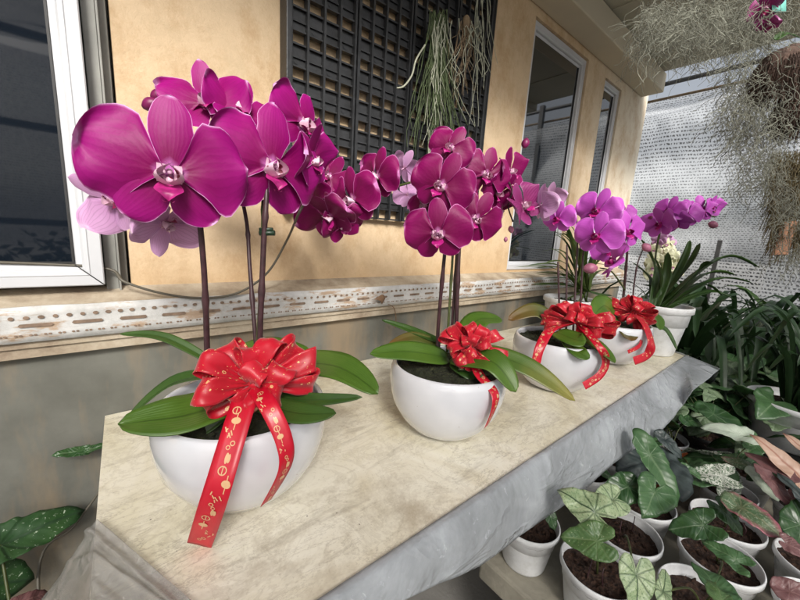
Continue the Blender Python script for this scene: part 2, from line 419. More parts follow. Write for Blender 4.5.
hl.build('perforation',M['hole'],trim,smooth=False,org=ORG[bld.name])
# windows
def window(x0,x1,z0,z1,y,w,d=.05):
    prof=[(0,y+d),(0,y+.002),(.002,y),(w*.62,y),(w*.62+.002,y-.0015),(w*.66,y),(w-.004,y+.001),(w,y+.006),(w,y+.016),(w+.011,y+.018),(w+.012,y+d)]
    f=MB(); cs=[(x0,z0,1,1),(x1,z0,-1,1),(x1,z1,-1,-1),(x0,z1,1,-1)]
    for k in range(4):
        A_,B_=cs[k],cs[(k+1)%4]
        vs=[(c[0]+c[2]*q,yy,c[1]+c[3]*q) for q,yy in prof for c in (A_,B_)]
        f.add(vs,[(2*i,2*i+1,2*i+3,2*i+2) for i in range(len(prof)-1)],[(v[0],v[2]) for v in vs])
    wd_=f.build('window',M['white_frame'],bld,smooth=False)
    g=MB(); gy=y+.019; q=w+.0115
    g.add([(x0+q,gy,z0+q),(x1-q,gy,z0+q),(x1-q,gy,z1-q),(x0+q,gy,z1-q)],[(0,1,2,3)])
    g.build('pane',M['glass' if x0<0 else 'glass_far'],wd_,smooth=False,org=ORG[bld.name])
    k=MB(); e=.004
    k.box(x1-q-e,x1-q,gy-.004,gy+.002,z0+q,z1-q); k.box(x0+q,x1-q-e,gy-.004,gy+.002,z0+q,z0+q+e)
    k.build('gasket',M['rubber'],wd_,smooth=False,org=ORG[bld.name])
    return wd_
w1=window(-1.2,-.012,zc(-.149),2.7,.985,.034)
# mitre joint line and outer bead on the near window
mt=MB(); 
mt.tube([(-.012,.9845,zc(-.149)),(-.012-.045,.9845,zc(-.149)+.045)],.0012,4); mt.build('mitre_joint',M['rubber'],w1,org=ORG[bld.name])
gt=MB(); gt.box(-.010,.012,1.02,1.10,zc(-.166),2.7); gt.box(.012,.030,1.045,1.10,zc(-.166),2.7); gt.box(.0125,.0165,1.012,1.0445,zc(-.166),2.7)
gt.build('track',M['grey_frame'],w1,smooth=False,bevel=.001,org=ORG[bld.name])
MB().box(-1.25,.034,1.101,1.15,zc(-.165),2.75).build('track_back',M['grey_frame'],bld,smooth=False)
window(1.562,2.108,zc(-.148),zc(.998),WY+.012,.032)
window(2.347,2.598,zc(-.148),zc(.983),WY+.012,.030)
# eave: beam and soffit
MB().box(-3,2.94,.90,WY-.001,zc(1.036),zc(1.151)).build('eave_beam',M['beam'],bld,smooth=False,bevel=.006)
sf=MB(); sf.box(-3,2.90,.30,1.0,zc(1.153),zc(1.21)); sf.box(-3,2.93,.155,.30-.002,zc(1.11),zc(1.26))
sf.box(-3,2.90,.777,.782,zc(1.150),zc(1.1525))
for xx in (2.0,2.5): sf.box(xx,xx+.012,.302,.897,zc(1.147),zc(1.1523))
sf.build('soffit',M['soffit'],bld,smooth=False)
MB().box(-3,XE,1.032,6,2.757,2.90).build('roof',M['soffit'],bld,smooth=False)
# ------------------------------------------------------------------ table
TX1=1.985; TF=.318
tb=thing('display_table','long table by the wall with worn marbled cream top carrying the bowls of orchids','table',(.95,.65,0))
def ttop(u,v):
    x=-.035+u*(TX1+.035); y0=TF; y=y0+(0.998-y0)*v
    x-=.012*(1-v)*(1-u)*1.5
    z=TZ+.0012*noise.noise(V((x*5,y*5,0)))-(.002 if v==0 else 0)
    return V((x,y,z))
t=MB(); t.grid(ttop,60,24)
# skirt of the sheet
t.grid(lambda u,v:V((-.035-.018*(1-u)-.004*v,TF+(0.998-TF)*u,TZ-.035*v-.001)),12,3)
t.grid(lambda u,v:V((TX1+.003*v,TF+(0.998-TF)*u,TZ-.035*v-.001)),12,3)
t.build('table_top',M['table'],tb)
MB().box(-.03,TX1-.01,TF+.008,.995,TZ-.04,TZ-.004).build('board',simple('grey plywood',(.22,.19,.15),.8),tb,smooth=False)
for lx in (.02,TX1-.06):
    for ly in (.38,.95): MB().box(lx,lx+.035,ly,ly+.035,.004,TZ-.041).build('leg',M['steel'],tb,smooth=False)
# plastic cover hanging off the front
pb=[(-.04,(-.035,.295,TZ-.13)),(.15,None)]
bot=[V((-.06,.29,TZ-.12)),V((.12,.29,TZ-.135))]+[onw(*p) for p in ((400,601,.29),(480,566,.285),(540,522,.28),(592,482,.272),(632,450,.255),(650,439,.245),(674,418,.232),(684,406,.226),(692,391,.215),(719,370,.203))]
topx=[-.05,.12,.28,.50,.72,.98,1.22,1.34,1.56,1.68,1.80,1.955]
def lerpl(a,u):
    k=u*(len(a)-1); i=min(int(k),len(a)-2); return a[i]+(a[i+1]-a[i])*(k-i)
def drape(u,v):
    x=lerpl(topx,u); b=lerpl(bot,u); vv=max(0,v-.12)/.88
    if v<.12: return V((x,TF+.008*(1-v/.12)-.004*(v/.12),TZ+.0028))
    a=V((x,TF-.004,TZ+.0028)); p=a.lerp(b,vv)
    bow=math.sin(PI*vv); w=noise.noise(V((x*4,vv*1.2,2)))*.006+noise.noise(V((x*15,vv*2,7)))*.0015
    p.y+=(-.010*bow+w*vv*(1 if u<.97 else 0)); p.z+=.0*bow
    return p
dr=MB(); dr.grid(drape,150,18)
# folded end flap at the far corner
tip=onw(719,370,.203); a0=V((TX1-.02,.44,TZ+.003))
def flap(u,v):
    top=V((TX1-.02,TF+.03,TZ+.008)).lerp(tip+V((.01,0,.004)),u); back=V((TX1+.004,.52,TZ+.006)).lerp(onw(711,391,.24),u)
    p=top.lerp(back,v); p.z-=.03*math.sin(PI*u)*v; p.x+=.01*math.sin(3*v*PI)*u; return p
dr.grid(flap,14,8)
tag(dr.build('plastic_cover',M['plastic'],None,solid=.0012,org=V((1,.33,TZ))),'cloudy translucent plastic sheet hanging over the front edge of the marbled table','plastic sheet')
# loose clear sheet over the near left corner
A=onz(97,519,TZ+.014); B=onz(205,612,TZ+.006); C=onx(30,620,-.125); D=V((.09,.18,TZ-.02))
def loose(u,v):
    top=A.lerp(B,u); botm=C.lerp(D,u); p=top.lerp(botm,v)
    p.z+=.010*noise.noise(V((u*4,v*3,1)))*(.2+v)
    ins=max(-.045-p.x,TF-p.y,0)
    p.z=max(p.z,TZ+.006+.003*noise.noise(V((u*7,v*6,4)))-ins*1.6)
    p+=V((-.004,-.002,.007))*math.exp(-((v-.13-.10*u)/.035)**2)+V((0,0,.005))*math.exp(-((v-.45+.2*u)/.04)**2)
    return p
lo=MB(); lo.grid(loose,36,36)
A2=A+V((-.004,-.01,-.004))
tag(lo.build('loose_sheet',M['plastic_clear'],None,solid=.001,org=V((0,.4,TZ))),'crumpled clear plastic sheet folded over the near left table corner','plastic sheet')
# ------------------------------------------------------------------ low bench
bn=thing('low_bench','low concrete bench in front of the table covered with small white pots','bench',(1.9,-.05,0))
MB().box(.70,3.0,-.75,.44,BZ-.07,BZ).build('slab',M['concrete'],bn,smooth=False,bevel=.008)
for bx in (.8,1.8,2.8): MB().box(bx,bx+.12,-.65,.38,.004,BZ-.071).build('leg',M['concrete'],bn,smooth=False)
# ------------------------------------------------------------------ orchid flower prototypes
def petal_patch(mb,ang,L,W,cup,curl,ruf,seed,basew=.30,skew=0.0,nu=16,nv=14,z0=0,mi=0,fold=0,peak=.5):
    ca,sa=math.cos(ang),math.sin(ang)
    def fn(u,v):
        t=2*v-1; uu=u
        # round outline
        q=min(1,max(0,u)); q=q**(math.log(.5)/math.log(peak))
        wid=W*math.sqrt(max(0,1-(2*q-1)**2))*(basew+(1-basew)*min(1,(u/.5))**1.15 if u<.5 else 1)
        n1=noise.noise(V((u*2.4+seed,t*1.6,seed*1.7)))
        wid*=1+.16*noise.noise(V((u*4,seed,t*1.2)))
        x=u*L-.10*W*(t*t)*(1-u)*0; y=t*wid+skew*u*L*(1-.35*u)
        x+= .04*L*n1*abs(t)
        z=z0+curl*u*u*L-cup*(abs(t)**2)*wid + .10*u*L*(1-u)
        z+=ruf*(abs(t)**2.2*.9+.25*u*u)*math.sin(6*u+3.2*t+seed*2.1)*W + ruf*.8*n1*W*u
        z-=fold*abs(t)*wid
        z+=.02*W*math.exp(-(t/.10)**2)*-1*(1-u)
        return V((x*ca-y*sa,x*sa+y*ca,z))
    k0=len(mb.f); mb.grid(lambda p,v:fn((1-math.cos(PI*p))/2,v),nu+4,nv+2,mi)
    for i in range(k0,len(mb.uv)): mb.uv[i]=[((1-math.cos(PI*q[0]))/2,q[1]) for q in mb.uv[i]]
    return mb
PROTO=[]
def mesh_only(mb,name,mats):
    o=mb.build(name,mats); me=o.data; bpy.data.objects.remove(o); return me
def lipmesh(s):
    mb=MB()
    K=1.35
    # mid lobe: projects forward and down, ends in a point
    def mid(u,v):
        t=2*v-1; w=.13*math.sin(PI*min(1,u*.92+.08))**.8*(1.15-.5*u)
        return V((t*w,-.05-.20*u-.02*math.sin(u*6),.05+.20*math.sin(u*PI*.62)-.05*abs(t)*(1-u)+.03*t*t))
    mb.grid(mid,10,8,0)
    for sg in (-1,1):
        def side(u,v):
            a=-.5+2.0*v; r=.17
            x=sg*(.055+.13*math.sin(PI*v)*(.45+.55*u)); y=-.10+.20*v*(.5+.5*u); z=.04+.22*u*(.6+.4*math.sin(PI*v))
            x-=sg*.09*u*u
            return V((x,y,z))
        mb.grid(side,8,8,1)
        def inner(u,v):
            t=2*v-1
            return V((sg*(.035+.07*u)+.0,-.08+.16*v,.035+.03*u+.02*t*t))
        mb.grid(inner,5,5,1)
    # callus bumps
    mb.ball((0,-.055,.09),(.035,.03,.03),8,6,1)
    for sg in (-1,1):
        mb.tube([(sg*.01,-.24,.19),(sg*.03,-.255,.22),(sg*.05,-.24,.245)],[.006,.004,.002],5,0)
    for v in mb.v: v.x*=K; v.y*=K*1.05; v.z*=1.15
    return mb
def colmesh():
    mb=MB(); mb.tube([(0,.02,-.01),(0,.032,.05),(0,.035,.10),(0,.015,.145)],[.035,.038,.034,.02],10); mb.ball((0,.015,.14),(.03,.026,.024),10,7)
    mb.tube([(0,0,-.01),(0,-.02,-.10),(0,-.05,-.25)],[.03,.02,.018],6); return mb
def proto(kind):
    P=[]
    for s in range(4):
        k=dict(open=(0.0,1),half=(.55,.85),shut=(1.25,.7))[kind]
        cl=k[0]
        parts=[]
        for sg in (1,-1):
            mb=MB(); petal_patch(mb,.22,.98,.60,.16+.25*cl,-.10+.75*cl,.17,s*3.1+sg,basew=.14,skew=.06,z0=.02,peak=.575)
            for v in mb.v:
                if sg<0: v.x=-v.x
            if sg<0: mb.f=[f[::-1] for f in mb.f]; mb.uv=[u[::-1] for u in mb.uv]
            parts.append(('petal',mesh_only(mb,'petal',[M['pet_deep']])))
        mb=MB(); petal_patch(mb,PI/2,.98,.27,.16,-.12+.7*cl,.03,s*2.3,basew=.55,z0=-.02,peak=.52); parts.append(('sepal',mesh_only(mb,'sepal',[M['pet_deep']])))
        for sg in (1,-1):
            mb=MB(); petal_patch(mb,-PI/2+sg*math.radians(43),.80,.32,.12,-.14+.7*cl,.04,s*1.9+sg,basew=.6,z0=-.03,peak=.55); parts.append(('sepal',mesh_only(mb,'sepal',[M['pet_deep']])))
        parts.append(('lip',mesh_only(lipmesh(s),'lip',[M['lip'],M['throat']])))
        P.append((mesh_only(colmesh(),'flower',[M['column']]),parts))
    return P
PR={k:proto(k) for k in ('open','half','shut')}
FI=0
def flower(root,pos,size,yaw=0,pitch=0,roll=0,kind='open',mat='pet_deep',lip='lip',throat='throat',back=False,face=None):
    """size = half span; yaw turns the face to the picture's right, pitch up"""
    global FI; FI+=1
    me,parts=PR[kind][FI%4]
    d=(EYE-V(pos)).normalized() if face is None else V(face).normalized()
    up=V((0,0,1)); rt=up.cross(d).normalized(); up=d.cross(rt)
    y,p=math.radians(yaw),math.radians(pitch)
    n=(d*math.cos(y)*math.cos(p)+rt*math.sin(y)*math.cos(p)+up*math.sin(p)).normalized()
    u0=(V((0,0,1))-n*n.z)
    if u0.length<.05: u0=up
    u0.normalize(); r0=u0.cross(n).normalized()
    q=Matrix((r0,u0,n)).transposed().to_quaternion() @ Quaternion((0,0,1),math.radians(roll))
    o=bpy.data.objects.new('flower',me); COL.objects.link(o); o.parent=root
    org=ORG[root.name]; o.location=V(pos)-org; o.rotation_mode='QUATERNION'; o.rotation_quaternion=q; o.scale=(size,)*3
    o.material_slots[0].link='OBJECT'; o.material_slots[0].material=M['column']
    for nm,pm in parts:
        c=bpy.data.objects.new(nm,pm); COL.objects.link(c); c.parent=o
        c.material_slots[0].link='OBJECT'
        if nm=='lip':
            c.material_slots[0].material=M[lip]; c.material_slots[1].link='OBJECT'; c.material_slots[1].material=M[throat]
        else: c.material_slots[0].material=M[mat]
    return o
def bez(pts,n=16):
    P=[V(p) for p in pts]; m=len(P); out=[]
    for i in range(m-1):
        a,b,c,d=P[max(i-1,0)],P[i],P[i+1],P[min(i+2,m-1)]
        for k in range(n):
            t=k/n; out.append(.5*((2*b)+(c-a)*t+(2*a-5*b+4*c-d)*t*t+(3*b-a-3*c+d)*t**3))
    out.append(P[-1]); return out
def leaf(root,pts,W,mat,roll=0,fold=.25,name='leaf',nv=8,n=7,shape=.62,solid=.0016,up=None,tipw=1.0,mb=None):
    c=bez(pts,n); m=len(c)-1; sd=U(0,99)
    if up is None: up=(V((0,0,.62))-FW*.62) if n==7 else V((0,0,1))
    if n==7: roll*=.35
    fr=[]; 
    for i,p in enumerate(c):
        t=(c[min(i+1,m)]-c[max(i-1,0)]).normalized(); s=t.cross(V(up)); 
        s=s.normalized() if s.length>1e-3 else V((1,0,0))
        if fr and s.dot(fr[-1][1])<0: s=-s
        s=Quaternion(t,math.radians(roll))@s; fr.append((t,s,s.cross(t).normalized()))
    def fn(u,v):
        i=min(int(round(u*m)),m); t,s,nn=fr[i]; k=2*v-1
        w=W*max(0,math.sin(PI*min(1,(u**(.8*tipw))*.93+.07)))**shape
        if u>=1: w*=.15
        return c[i]+s*(k*w)+nn*(fold*abs(k)*w+.06*W*noise.noise(V((u*4,k*2,sd))))
    own=mb is None; mb=mb or MB(); mb.grid(fn,m,nv)
    if own: return mb.build(name,M[mat] if isinstance(mat,str) else mat,root,solid=solid)
def stem(root,pts,r0,r1,mat='stem',name='stem',n=8,nodes=True):
    c=bez(pts,n); m=len(c); rad=[]
    for i in range(m):
        r=r0+(r1-r0)*i/(m-1)
        if nodes and i%9==4: r*=1.35
        rad.append(r)
    return MB().tube(c,rad,8).build(name,M[mat],root)
def bud(root,p,d,r,mat='bud'):
    p=V(p); d=V(d).normalized(); a=p; b=p+d*r*2.6
    pts=[a+(b-a)*k/7 for k in range(8)]; rad=[r*math.sin(PI*(k/7*.9+.07))**.7 for k in range(8)]
    return MB().tube(pts,rad,10).build('bud',M[mat],root)
def bowl(root,c,Rr=.138,H=.163):
    p=[(0,.006),(.45,.0),(.52,.004),(.66,.08),(.80,.22),(.93,.42),(.985,.62),(1.0,.78),(.985,.90),(.955,.975),(.925,1.0),(.895,.985),(.90,.93),(.93,.80),(.92,.6),(.5,.2),(0,.15)]
    mb=MB(); mb.lathe([(r*Rr,z*H) for r,z in p],c,64); return mb.build('bowl',M['ceramic'],root,smooth=True)
def soil(root,c,Rr,z,mat='moss',bumpy=.008,chips=30,name='soil'):
    mb=MB(); c=V(c)
    sd=U(0,90)
    def fn(u,v):
        a=2*PI*v; r=Rr*u; p=V((c.x+r*math.cos(a),c.y+r*math.sin(a),z)); q=V((p.x,p.y,sd))
        p.z+=bumpy*(noise.noise(q*40)+.7*noise.noise(q*95))+bumpy*.8*(1-u*u); return p
    mb.grid(fn,14,44)
    for k in range(chips):
        a=U(0,6.28); r=Rr*math.sqrt(R())*.93; p=V((c.x+r*math.cos(a),c.y+r*math.sin(a),z+bumpy*.9)); e=U(.003,.008)
        d=V((U(-1,1),U(-1,1),U(-.4,.4))).normalized()*e; s=V((U(-1,1),U(-1,1),U(-.6,.6))).normalized()*e*.6
        h=V((0,0,e*.5))
        mb.add([p-d-s,p+d-s*.6,p+d*.8+s,p-d*.7+s,p-d*.5-s*.5+h,p+d*.6-s*.4+h,p+d*.5+s*.6+h,p-d*.4+s*.5+h],[(4,5,6,7),(0,1,5,4),(1,2,6,5),(2,3,7,6),(3,0,4,7)])
    return mb.build(name,M[mat],root,smooth=False)
def strip(mb,c,wv,W,uv0=0,taper=None,nv=4,crease=0):
    """ribbon along points c, width vectors wv (list)"""
    m=len(c)-1; L=0; base=len(mb.v); vs=[];uv=[]
    for i,p in enumerate(c):
        if i: L+=(c[i]-c[i-1]).length
        w=W*(taper(i/m) if taper else 1)
        t=(c[min(i+1,m)]-c[max(i-1,0)]).normalized(); s=wv[i]-t*wv[i].dot(t); s.normalize(); nn=s.cross(t)
        for j in range(nv+1):
            k=2*j/nv-1; vs.append(p+s*(k*w/2)+nn*(crease*(1-k*k)*w)); uv.append((uv0+L/.012,uv0*3+k*w/2/.012))
    n=nv+1
    mb.add(vs,[(i*n+j,(i+1)*n+j,(i+1)*n+j+1,i*n+j+1) for i in range(m) for j in range(nv)],uv)
def bow(root,c,size,W,loops,seed=0,view=None):
    """loops = list of (dx,dy,len,tilt) in picture-like directions around the knot"""
    rs=random.Random(seed); c=V(c); d=(EYE-c).normalized(); rt=V((0,0,1)).cross(d).normalized(); up=d.cross(rt)
    knot=MB(); knot.ball(c+d*size*.10,(size*.10,size*.10,size*.10),10,7); kn=knot.build('ribbon_bow',M['ribbon'],root)
    for (ang,L,tf,op) in loops:
        a=math.radians(ang); dirv=(rt*math.cos(a)+up*math.sin(a)); out=(dirv*math.cos(math.radians(tf))+d*math.sin(math.radians(tf))).normalized()
        side=out.cross(d).normalized() if abs(out.dot(d))<.97 else rt
        nn=side.cross(out).normalized()
        tw=math.radians(rs.uniform(-40,40)); side2=(side*math.cos(tw)+nn*math.sin(tw)); nn2=side2.cross(out).normalized()
        sdn=rs.uniform(0,99); u0=rs.uniform(0,40); ln=L*size*2.2
        def pf(t,k,L=L,op=op,out=out,nn2=nn2,side2=side2,sdn=sdn):
            th=t*2*PI; e=(1-math.cos(th))/2; kk=2*k-1
            x=L*size*(e**.85); y=op*1.0*size*math.sin(th)*(.30+.70*e)
            w=W*(.22+.78*min(1,e*1.5)); pinch=(1-min(1,e*1.6))
            y+=pinch*W*.16*math.cos(kk*9)+W*.16*noise.noise(V((t*4,kk*1.1,sdn)))*min(1,e*3)
            y+=W*.10*kk*kk*e*(1 if t<.5 else -1)
            x+=W*.22*noise.noise(V((kk*.9,sdn,t)))*e+W*.18*kk*math.sin(sdn)*e
            return c+out*x+nn2*y+side2*(w*kk*.5)
        mb=MB(); mb.grid(pf,34,10); mb.uv=[[(u0+q[0]*ln/.011,u0*3+q[1]*W/.011) for q in f] for f in mb.uv]
        mb.build('loop',M['ribbon'],kn,solid=.0004,org=ORG[root.name])
    return kn
def tail(kn,root,pts,W,wv,taper=None,marks=True,seed=1,gold=True):
    c=bez(pts,10); m=len(c)-1; mb=MB()
    wvs=[V(wv[0]).lerp(V(wv[1]),i/m) for i in range(m+1)]
    strip(mb,c,wvs,W,taper=taper,nv=4,crease=.03)
    t=mb.build('tail',M['ribbon_plain' if gold else 'ribbon'],kn,solid=.0006,org=ORG[root.name])
    if gold:
        rs=random.Random(seed); L=[0]
        for i in range(1,m+1): L.append(L[-1]+(c[i]-c[i-1]).length)
        tot=L[-1]
        def S(l,k,off=.0012):
            l=max(0,min(tot*.999,l)); i=0
            while i<m-1 and L[i+1]<l: i+=1
            f=(l-L[i])/max(1e-9,L[i+1]-L[i]); p=c[i].lerp(c[i+1],f)
            tt=(c[min(i+1,m)]-c[i]).normalized(); s=wvs[i]-tt*wvs[i].dot(tt); s.normalize(); n2=s.cross(tt)
            if n2.dot(EYE-p)<0: o2=-1
            else: o2=1
            w=W*(taper(l/tot) if taper else 1); kk=max(-.48,min(.48,k))
            return p+s*(kk*w)+n2*(.03*(1-4*kk*kk)*w)+n2*(o2*off)
        g=MB()
        def ringm(l,k,r,th):
            vs=[];nn=14
            for q in range(nn):
                a=2*PI*q/nn
                for rr in (r,r-th): vs.append(S(l+rr*math.sin(a),k+rr*math.cos(a)/W))
            g.add(vs,[(2*q,2*q+1,2*((q+1)%nn)+1,2*((q+1)%nn)) for q in range(nn)])
        def disc(l,k,rx,ry):
            vs=[S(l+ry*math.sin(2*PI*q/12),k+rx*math.cos(2*PI*q/12)/W) for q in range(12)]; g.add(vs,[tuple(range(12))])
        def bar(l,k,dl,dk,th):
            n_=math.hypot(dl,dk*W) or 1; ex,ey=-dk*W/n_*th,dl/n_*th
            g.add([S(l+ex,k+ey/W),S(l+dl+ex,k+dk+ey/W),S(l+dl-ex,k+dk-ey/W),S(l-ex,k-ey/W)],[(0,1,2,3)])
        l=tot*.16
        u=W/.03
        step=0
        while l<tot*.97:
            k=rs.uniform(-.3,.3); ty=step%5; step+=1
            if ty==0: ringm(l,k,.0052*u,.0013*u); bar(l-.004*u,k,.008*u,0,.0006*u)
            elif ty==1: disc(l,k,.0055*u,.0042*u); bar(l+.004*u,k,.007*u,0,.0006*u); bar(l-.009*u,k,.006*u,0,.0006*u)
            elif ty==2:
                for q in range(5):
                    bar(l+rs.uniform(-.006,.006)*u,k+rs.uniform(-.2,.15),rs.uniform(.003,.006)*u,rs.uniform(-.1,.15),.0007*u)
            elif ty==3: ringm(l,k,.0030*u,.0012*u); ringm(l+.005*u,-k,.0026*u,.001*u)
            else:
                disc(l,k,.002*u,.006*u); disc(l,k+.09,.0018*u,.005*u)
            l+=rs.uniform(.012,.018)*u
        g.build('gold_print',M['gold'],kn,smooth=False,org=ORG[root.name])
    return t
# ------------------------------------------------------------------ orchid plants in bowls
G='orchids in white bowls tied with red bows'
def P(*a): return at(*a)
# --- plant 1
c1=V((.163,.594,TZ+.0012)); o1=thing('potted_orchid','nearest orchid with huge magenta blooms in a white bowl, long red ribbon reaching the table','orchid',c1,G)
bowl(o1,c1); soil(o1,c1,.128,TZ+.143)
s0=c1+V((0,0,.14))
stem(o1,[P(207,362,.60),P(207,345,.595),P(204,270,.565),P(197,205,.535),P(185,185,.53)],.0052,.0038)
stem(o1,[P(258,360,.64),P(256,345,.63),P(250,270,.63),P(247,225,.63),P(240,190,.62)],.0040,.0032)
stem(o1,[P(262,360,.62),P(260,340,.61),P(263,260,.59),P(266,205,.575),P(268,170,.58)],.0055,.004)
stem(o1,[P(258,362,.62),P(258,340,.625),P(262,260,.605),P(263,200,.60)],.0036,.0030,'stemg')
stem(o1,[P(185,185,.53),P(180,140,.54),P(165,105,.57),P(145,100,.59)],.003,.002)
stem(o1,[P(268,170,.58),P(275,140,.62),P(290,125,.66)],.003,.002)
cp=P(265,233,.583); mbc=MB(); mbc.tube([cp+RT*-.009,cp+RT*.016],.0045,8); mbc.tube([cp+RT*-.009+V((0,0,.006)),cp+RT*.013+V((0,0,.006))],.003,8); mbc.build('clip',M['clip'],o1)
flower(o1,P(170,174,.47),.101,yaw=-3,pitch=2,roll=-3)
flower(o1,P(272,168,.565),.103,yaw=26,pitch=6,roll=-6)
flower(o1,P(303,126,.635),.078,yaw=48,pitch=18,roll=-30)
flower(o1,P(208,104,.60),.074,yaw=-18,pitch=38,roll=12,kind='half')
flower(o1,P(240,112,.62),.068,yaw=30,pitch=45,roll=-20,kind='half')
flower(o1,P(166,224,.53),.052,yaw=25,pitch=-30,roll=172,kind='half',mat='pet_pale',lip='lip_dark')
flower(o1,P(114,198,.545),.062,yaw=-45,pitch=-12,roll=60,kind='half',mat='pet_pale',lip='lip_dark')
flower(o1,P(312,160,.62),.062,yaw=62,pitch=-5,roll=15,kind='half')
bud(o1,P(143,107,.58),RT*.9-DN*.3,.011,'bud_dark'); bud(o1,P(152,100,.585),RT-DN*.75,.010,'bud_dark'); bud(o1,P(160,90,.60),-DN+RT*.2,.009,'bud_dark')
leaf(o1,[P(240,398,.56),P(185,416,.495),P(118,424,.455)],.036,'leaf',roll=28,fold=.2)
leaf(o1,[P(212,362,.66),P(165,338,.66),P(120,334,.65)],.010,'leaf2',roll=20,fold=.4)
leaf(o1,[P(215,375,.62),P(172,384,.62),P(128,418,.60)],.014,'leaf2',roll=50,fold=.5)
leaf(o1,[P(288,362,.66),P(340,368,.60),P(378,394,.56)],.030,'leaf',roll=-25,fold=.2)
leaf(o1,[P(262,396,.57),P(310,400,.55),P(362,397,.54)],.011,'leaf2',roll=35,fold=.35)
leaf(o1,[P(255,402,.54),P(300,414,.50),P(336,413,.485)],.017,'leaf2',roll=-10,fold=.2)
leaf(o1,[P(238,352,.69),P(270,344,.72),P(310,350,.74)],.022,'leaf',roll=-50,fold=.1)
leaf(o1,[P(232,400,.57),P(205,425,.54),P(172,438,.53)],.020,'leaf2',roll=0,fold=.3)
k1=P(254,384,.525)
kn=bow(o1,k1,.084,.036,[(150,.98,20,.20),(182,.95,25,.20),(200,.85,0,.22),(95,.72,25,.22),(65,.85,20,.22),(40,1.05,5,.20),(18,1.15,10,.18),(-2,1.10,0,.20),(-28,.55,30,.2),(-80,.42,30,.18),(120,.9,-5,.22),(232,.5,20,.18),(80,.5,60,.2),(25,.7,40,.2)],3)
tend=onz(199,546,TZ+.002)
tail(kn,o1,[k1+V((-.005,0,-.005)),P(243,405,.49),P(229,450,.455),P(214,500,.445),tend],.034,(RT+DN*.2,RT+DN*.12),seed=4)
tail(kn,o1,[k1,P(268,405,.475),P(284,440,.468),P(285,468,.473),P(266,503,.492)],.026,(RT+DN*-.25,RT*.4+FW*.9),taper=lambda t:1-.25*t,seed=9)
# --- plant 2
c2=V((.607,.529,TZ+.0012)); o2=thing('potted_orchid','second bowl orchid from the near end, wine magenta blooms arching both ways','orchid',c2,G)
bowl(o2,c2); soil(o2,c2,.128,TZ+.145)
stem(o2,[P(439,352,.85),P(438,330,.85),P(445,250,.80),P(449,215,.79),P(446,180,.78)],.0046,.0036)
stem(o2,[P(447,352,.87),P(448,330,.86),P(453,250,.84),P(455,205,.83)],.0032,.0028,'stemg')
stem(o2,[P(455,352,.85),P(456,330,.85),P(459,250,.82),P(463,200,.82),P(480,160,.82)],.0055,.0040)
stem(o2,[P(452,352,.86),P(452,330,.86),P(457,250,.83),P(460,215,.83)],.0036,.003)
stem(o2,[P(446,180,.78),P(430,178,.80),P(405,184,.83),P(380,192,.85),P(350,205,.86),P(325,200,.86),P(310,190,.86)],.0032,.0020,'stemg')
stem(o2,[P(480,160,.82),P(500,172,.84),P(512,190,.86),P(508,205,.86),P(513,222,.86)],.0028,.0016,'stem')
f2=lambda x,y,s,d=.80,**k:flower(o2,P(x,y,d),s*1.10,mat=k.pop('mat','pet_mid'),lip=k.pop('lip','lip_violet'),**k)
f2(441,186,.067,.74,yaw=-14,pitch=4,roll=-24)
f2(450,148,.052,.79,yaw=-8,pitch=22,roll=-28)
f2(438,234,.069,.74,yaw=-4,pitch=-8,roll=6)
f2(486,175,.060,.82,yaw=22,pitch=5,roll=-12)
f2(476,219,.058,.77,yaw=14,pitch=-6,roll=-26)
f2(510,172,.052,.86,yaw=55,pitch=10,roll=20,kind='half'); f2(464,166,.050,.84,yaw=5,pitch=15,roll=14)
f2(498,193,.052,.86,yaw=40,pitch=-10,roll=-30,kind='half'); f2(458,205,.05,.82,yaw=10,pitch=-10,roll=33)
f2(524,206,.056,.85,yaw=50,pitch=20,roll=40,kind='half',mat='pet_back')
f2(540,206,.048,.86,yaw=120,pitch=10,roll=10,kind='half',mat='pet_pale')
f2(500,210,.035,.86,yaw=90,pitch=-30,roll=40,kind='half',mat='pet_back')
f2(404,168,.040,.86,yaw=150,pitch=10,roll=30,kind='half',mat='pet_pale')
f2(407,195,.034,.86,yaw=170,pitch=-30,roll=-30,kind='half',mat='pet_pale')
f2(377,176,.062,.84,yaw=-48,pitch=0,roll=-12)
f2(352,200,.072,.84,yaw=-44,pitch=-5,roll=10)
f2(328,216,.068,.82,yaw=-20,pitch=-42,roll=20,kind='half')
f2(328,176,.052,.87,yaw=-10,pitch=20,roll=-40,kind='half')
f2(318,203,.056,.85,yaw=-40,pitch=-10,roll=60,kind='half'); f2(342,224,.056,.85,yaw=30,pitch=-30,roll=30,kind='half')
bud(o2,P(510,226,.86),DN+RT*.3,.007,'bud'); bud(o2,P(506,237,.86),DN-RT*.1,.005,'bud'); bud(o2,P(307,194,.86),-RT+DN*.4,.006,'bud_dark'); bud(o2,P(524,148,.88),-DN+RT*.3,.010,'bud_dark')
leaf(o2,[P(448,358,.84),P(410,352,.80),P(370,354,.76)],.030,'leaf',roll=15,fold=.15)
leaf(o2,[P(440,345,.88),P(412,337,.90),P(388,345,.90)],.016,'leaf_b',roll=20,fold=.2)
leaf(o2,[P(440,342,.88),P(410,330,.92),P(382,320,.93)],.012,'leaf2',roll=25,fold=.3)
leaf(o2,[P(462,345,.88),P(478,320,.93),P(502,320,.96)],.034,'leaf',roll=-45,fold=.12)
leaf(o2,[P(452,358,.82),P(492,362,.75),P(516,392,.72)],.034,'leaf',roll=-15,fold=.2)
leaf(o2,[P(478,350,.84),P(528,368,.80),P(575,401,.77)],.028,'leaf_y',roll=-20,fold=.2)
leaf(o2,[P(452,362,.82),P(468,372,.79),P(480,384,.78)],.020,'leaf2',roll=10,fold=.2)
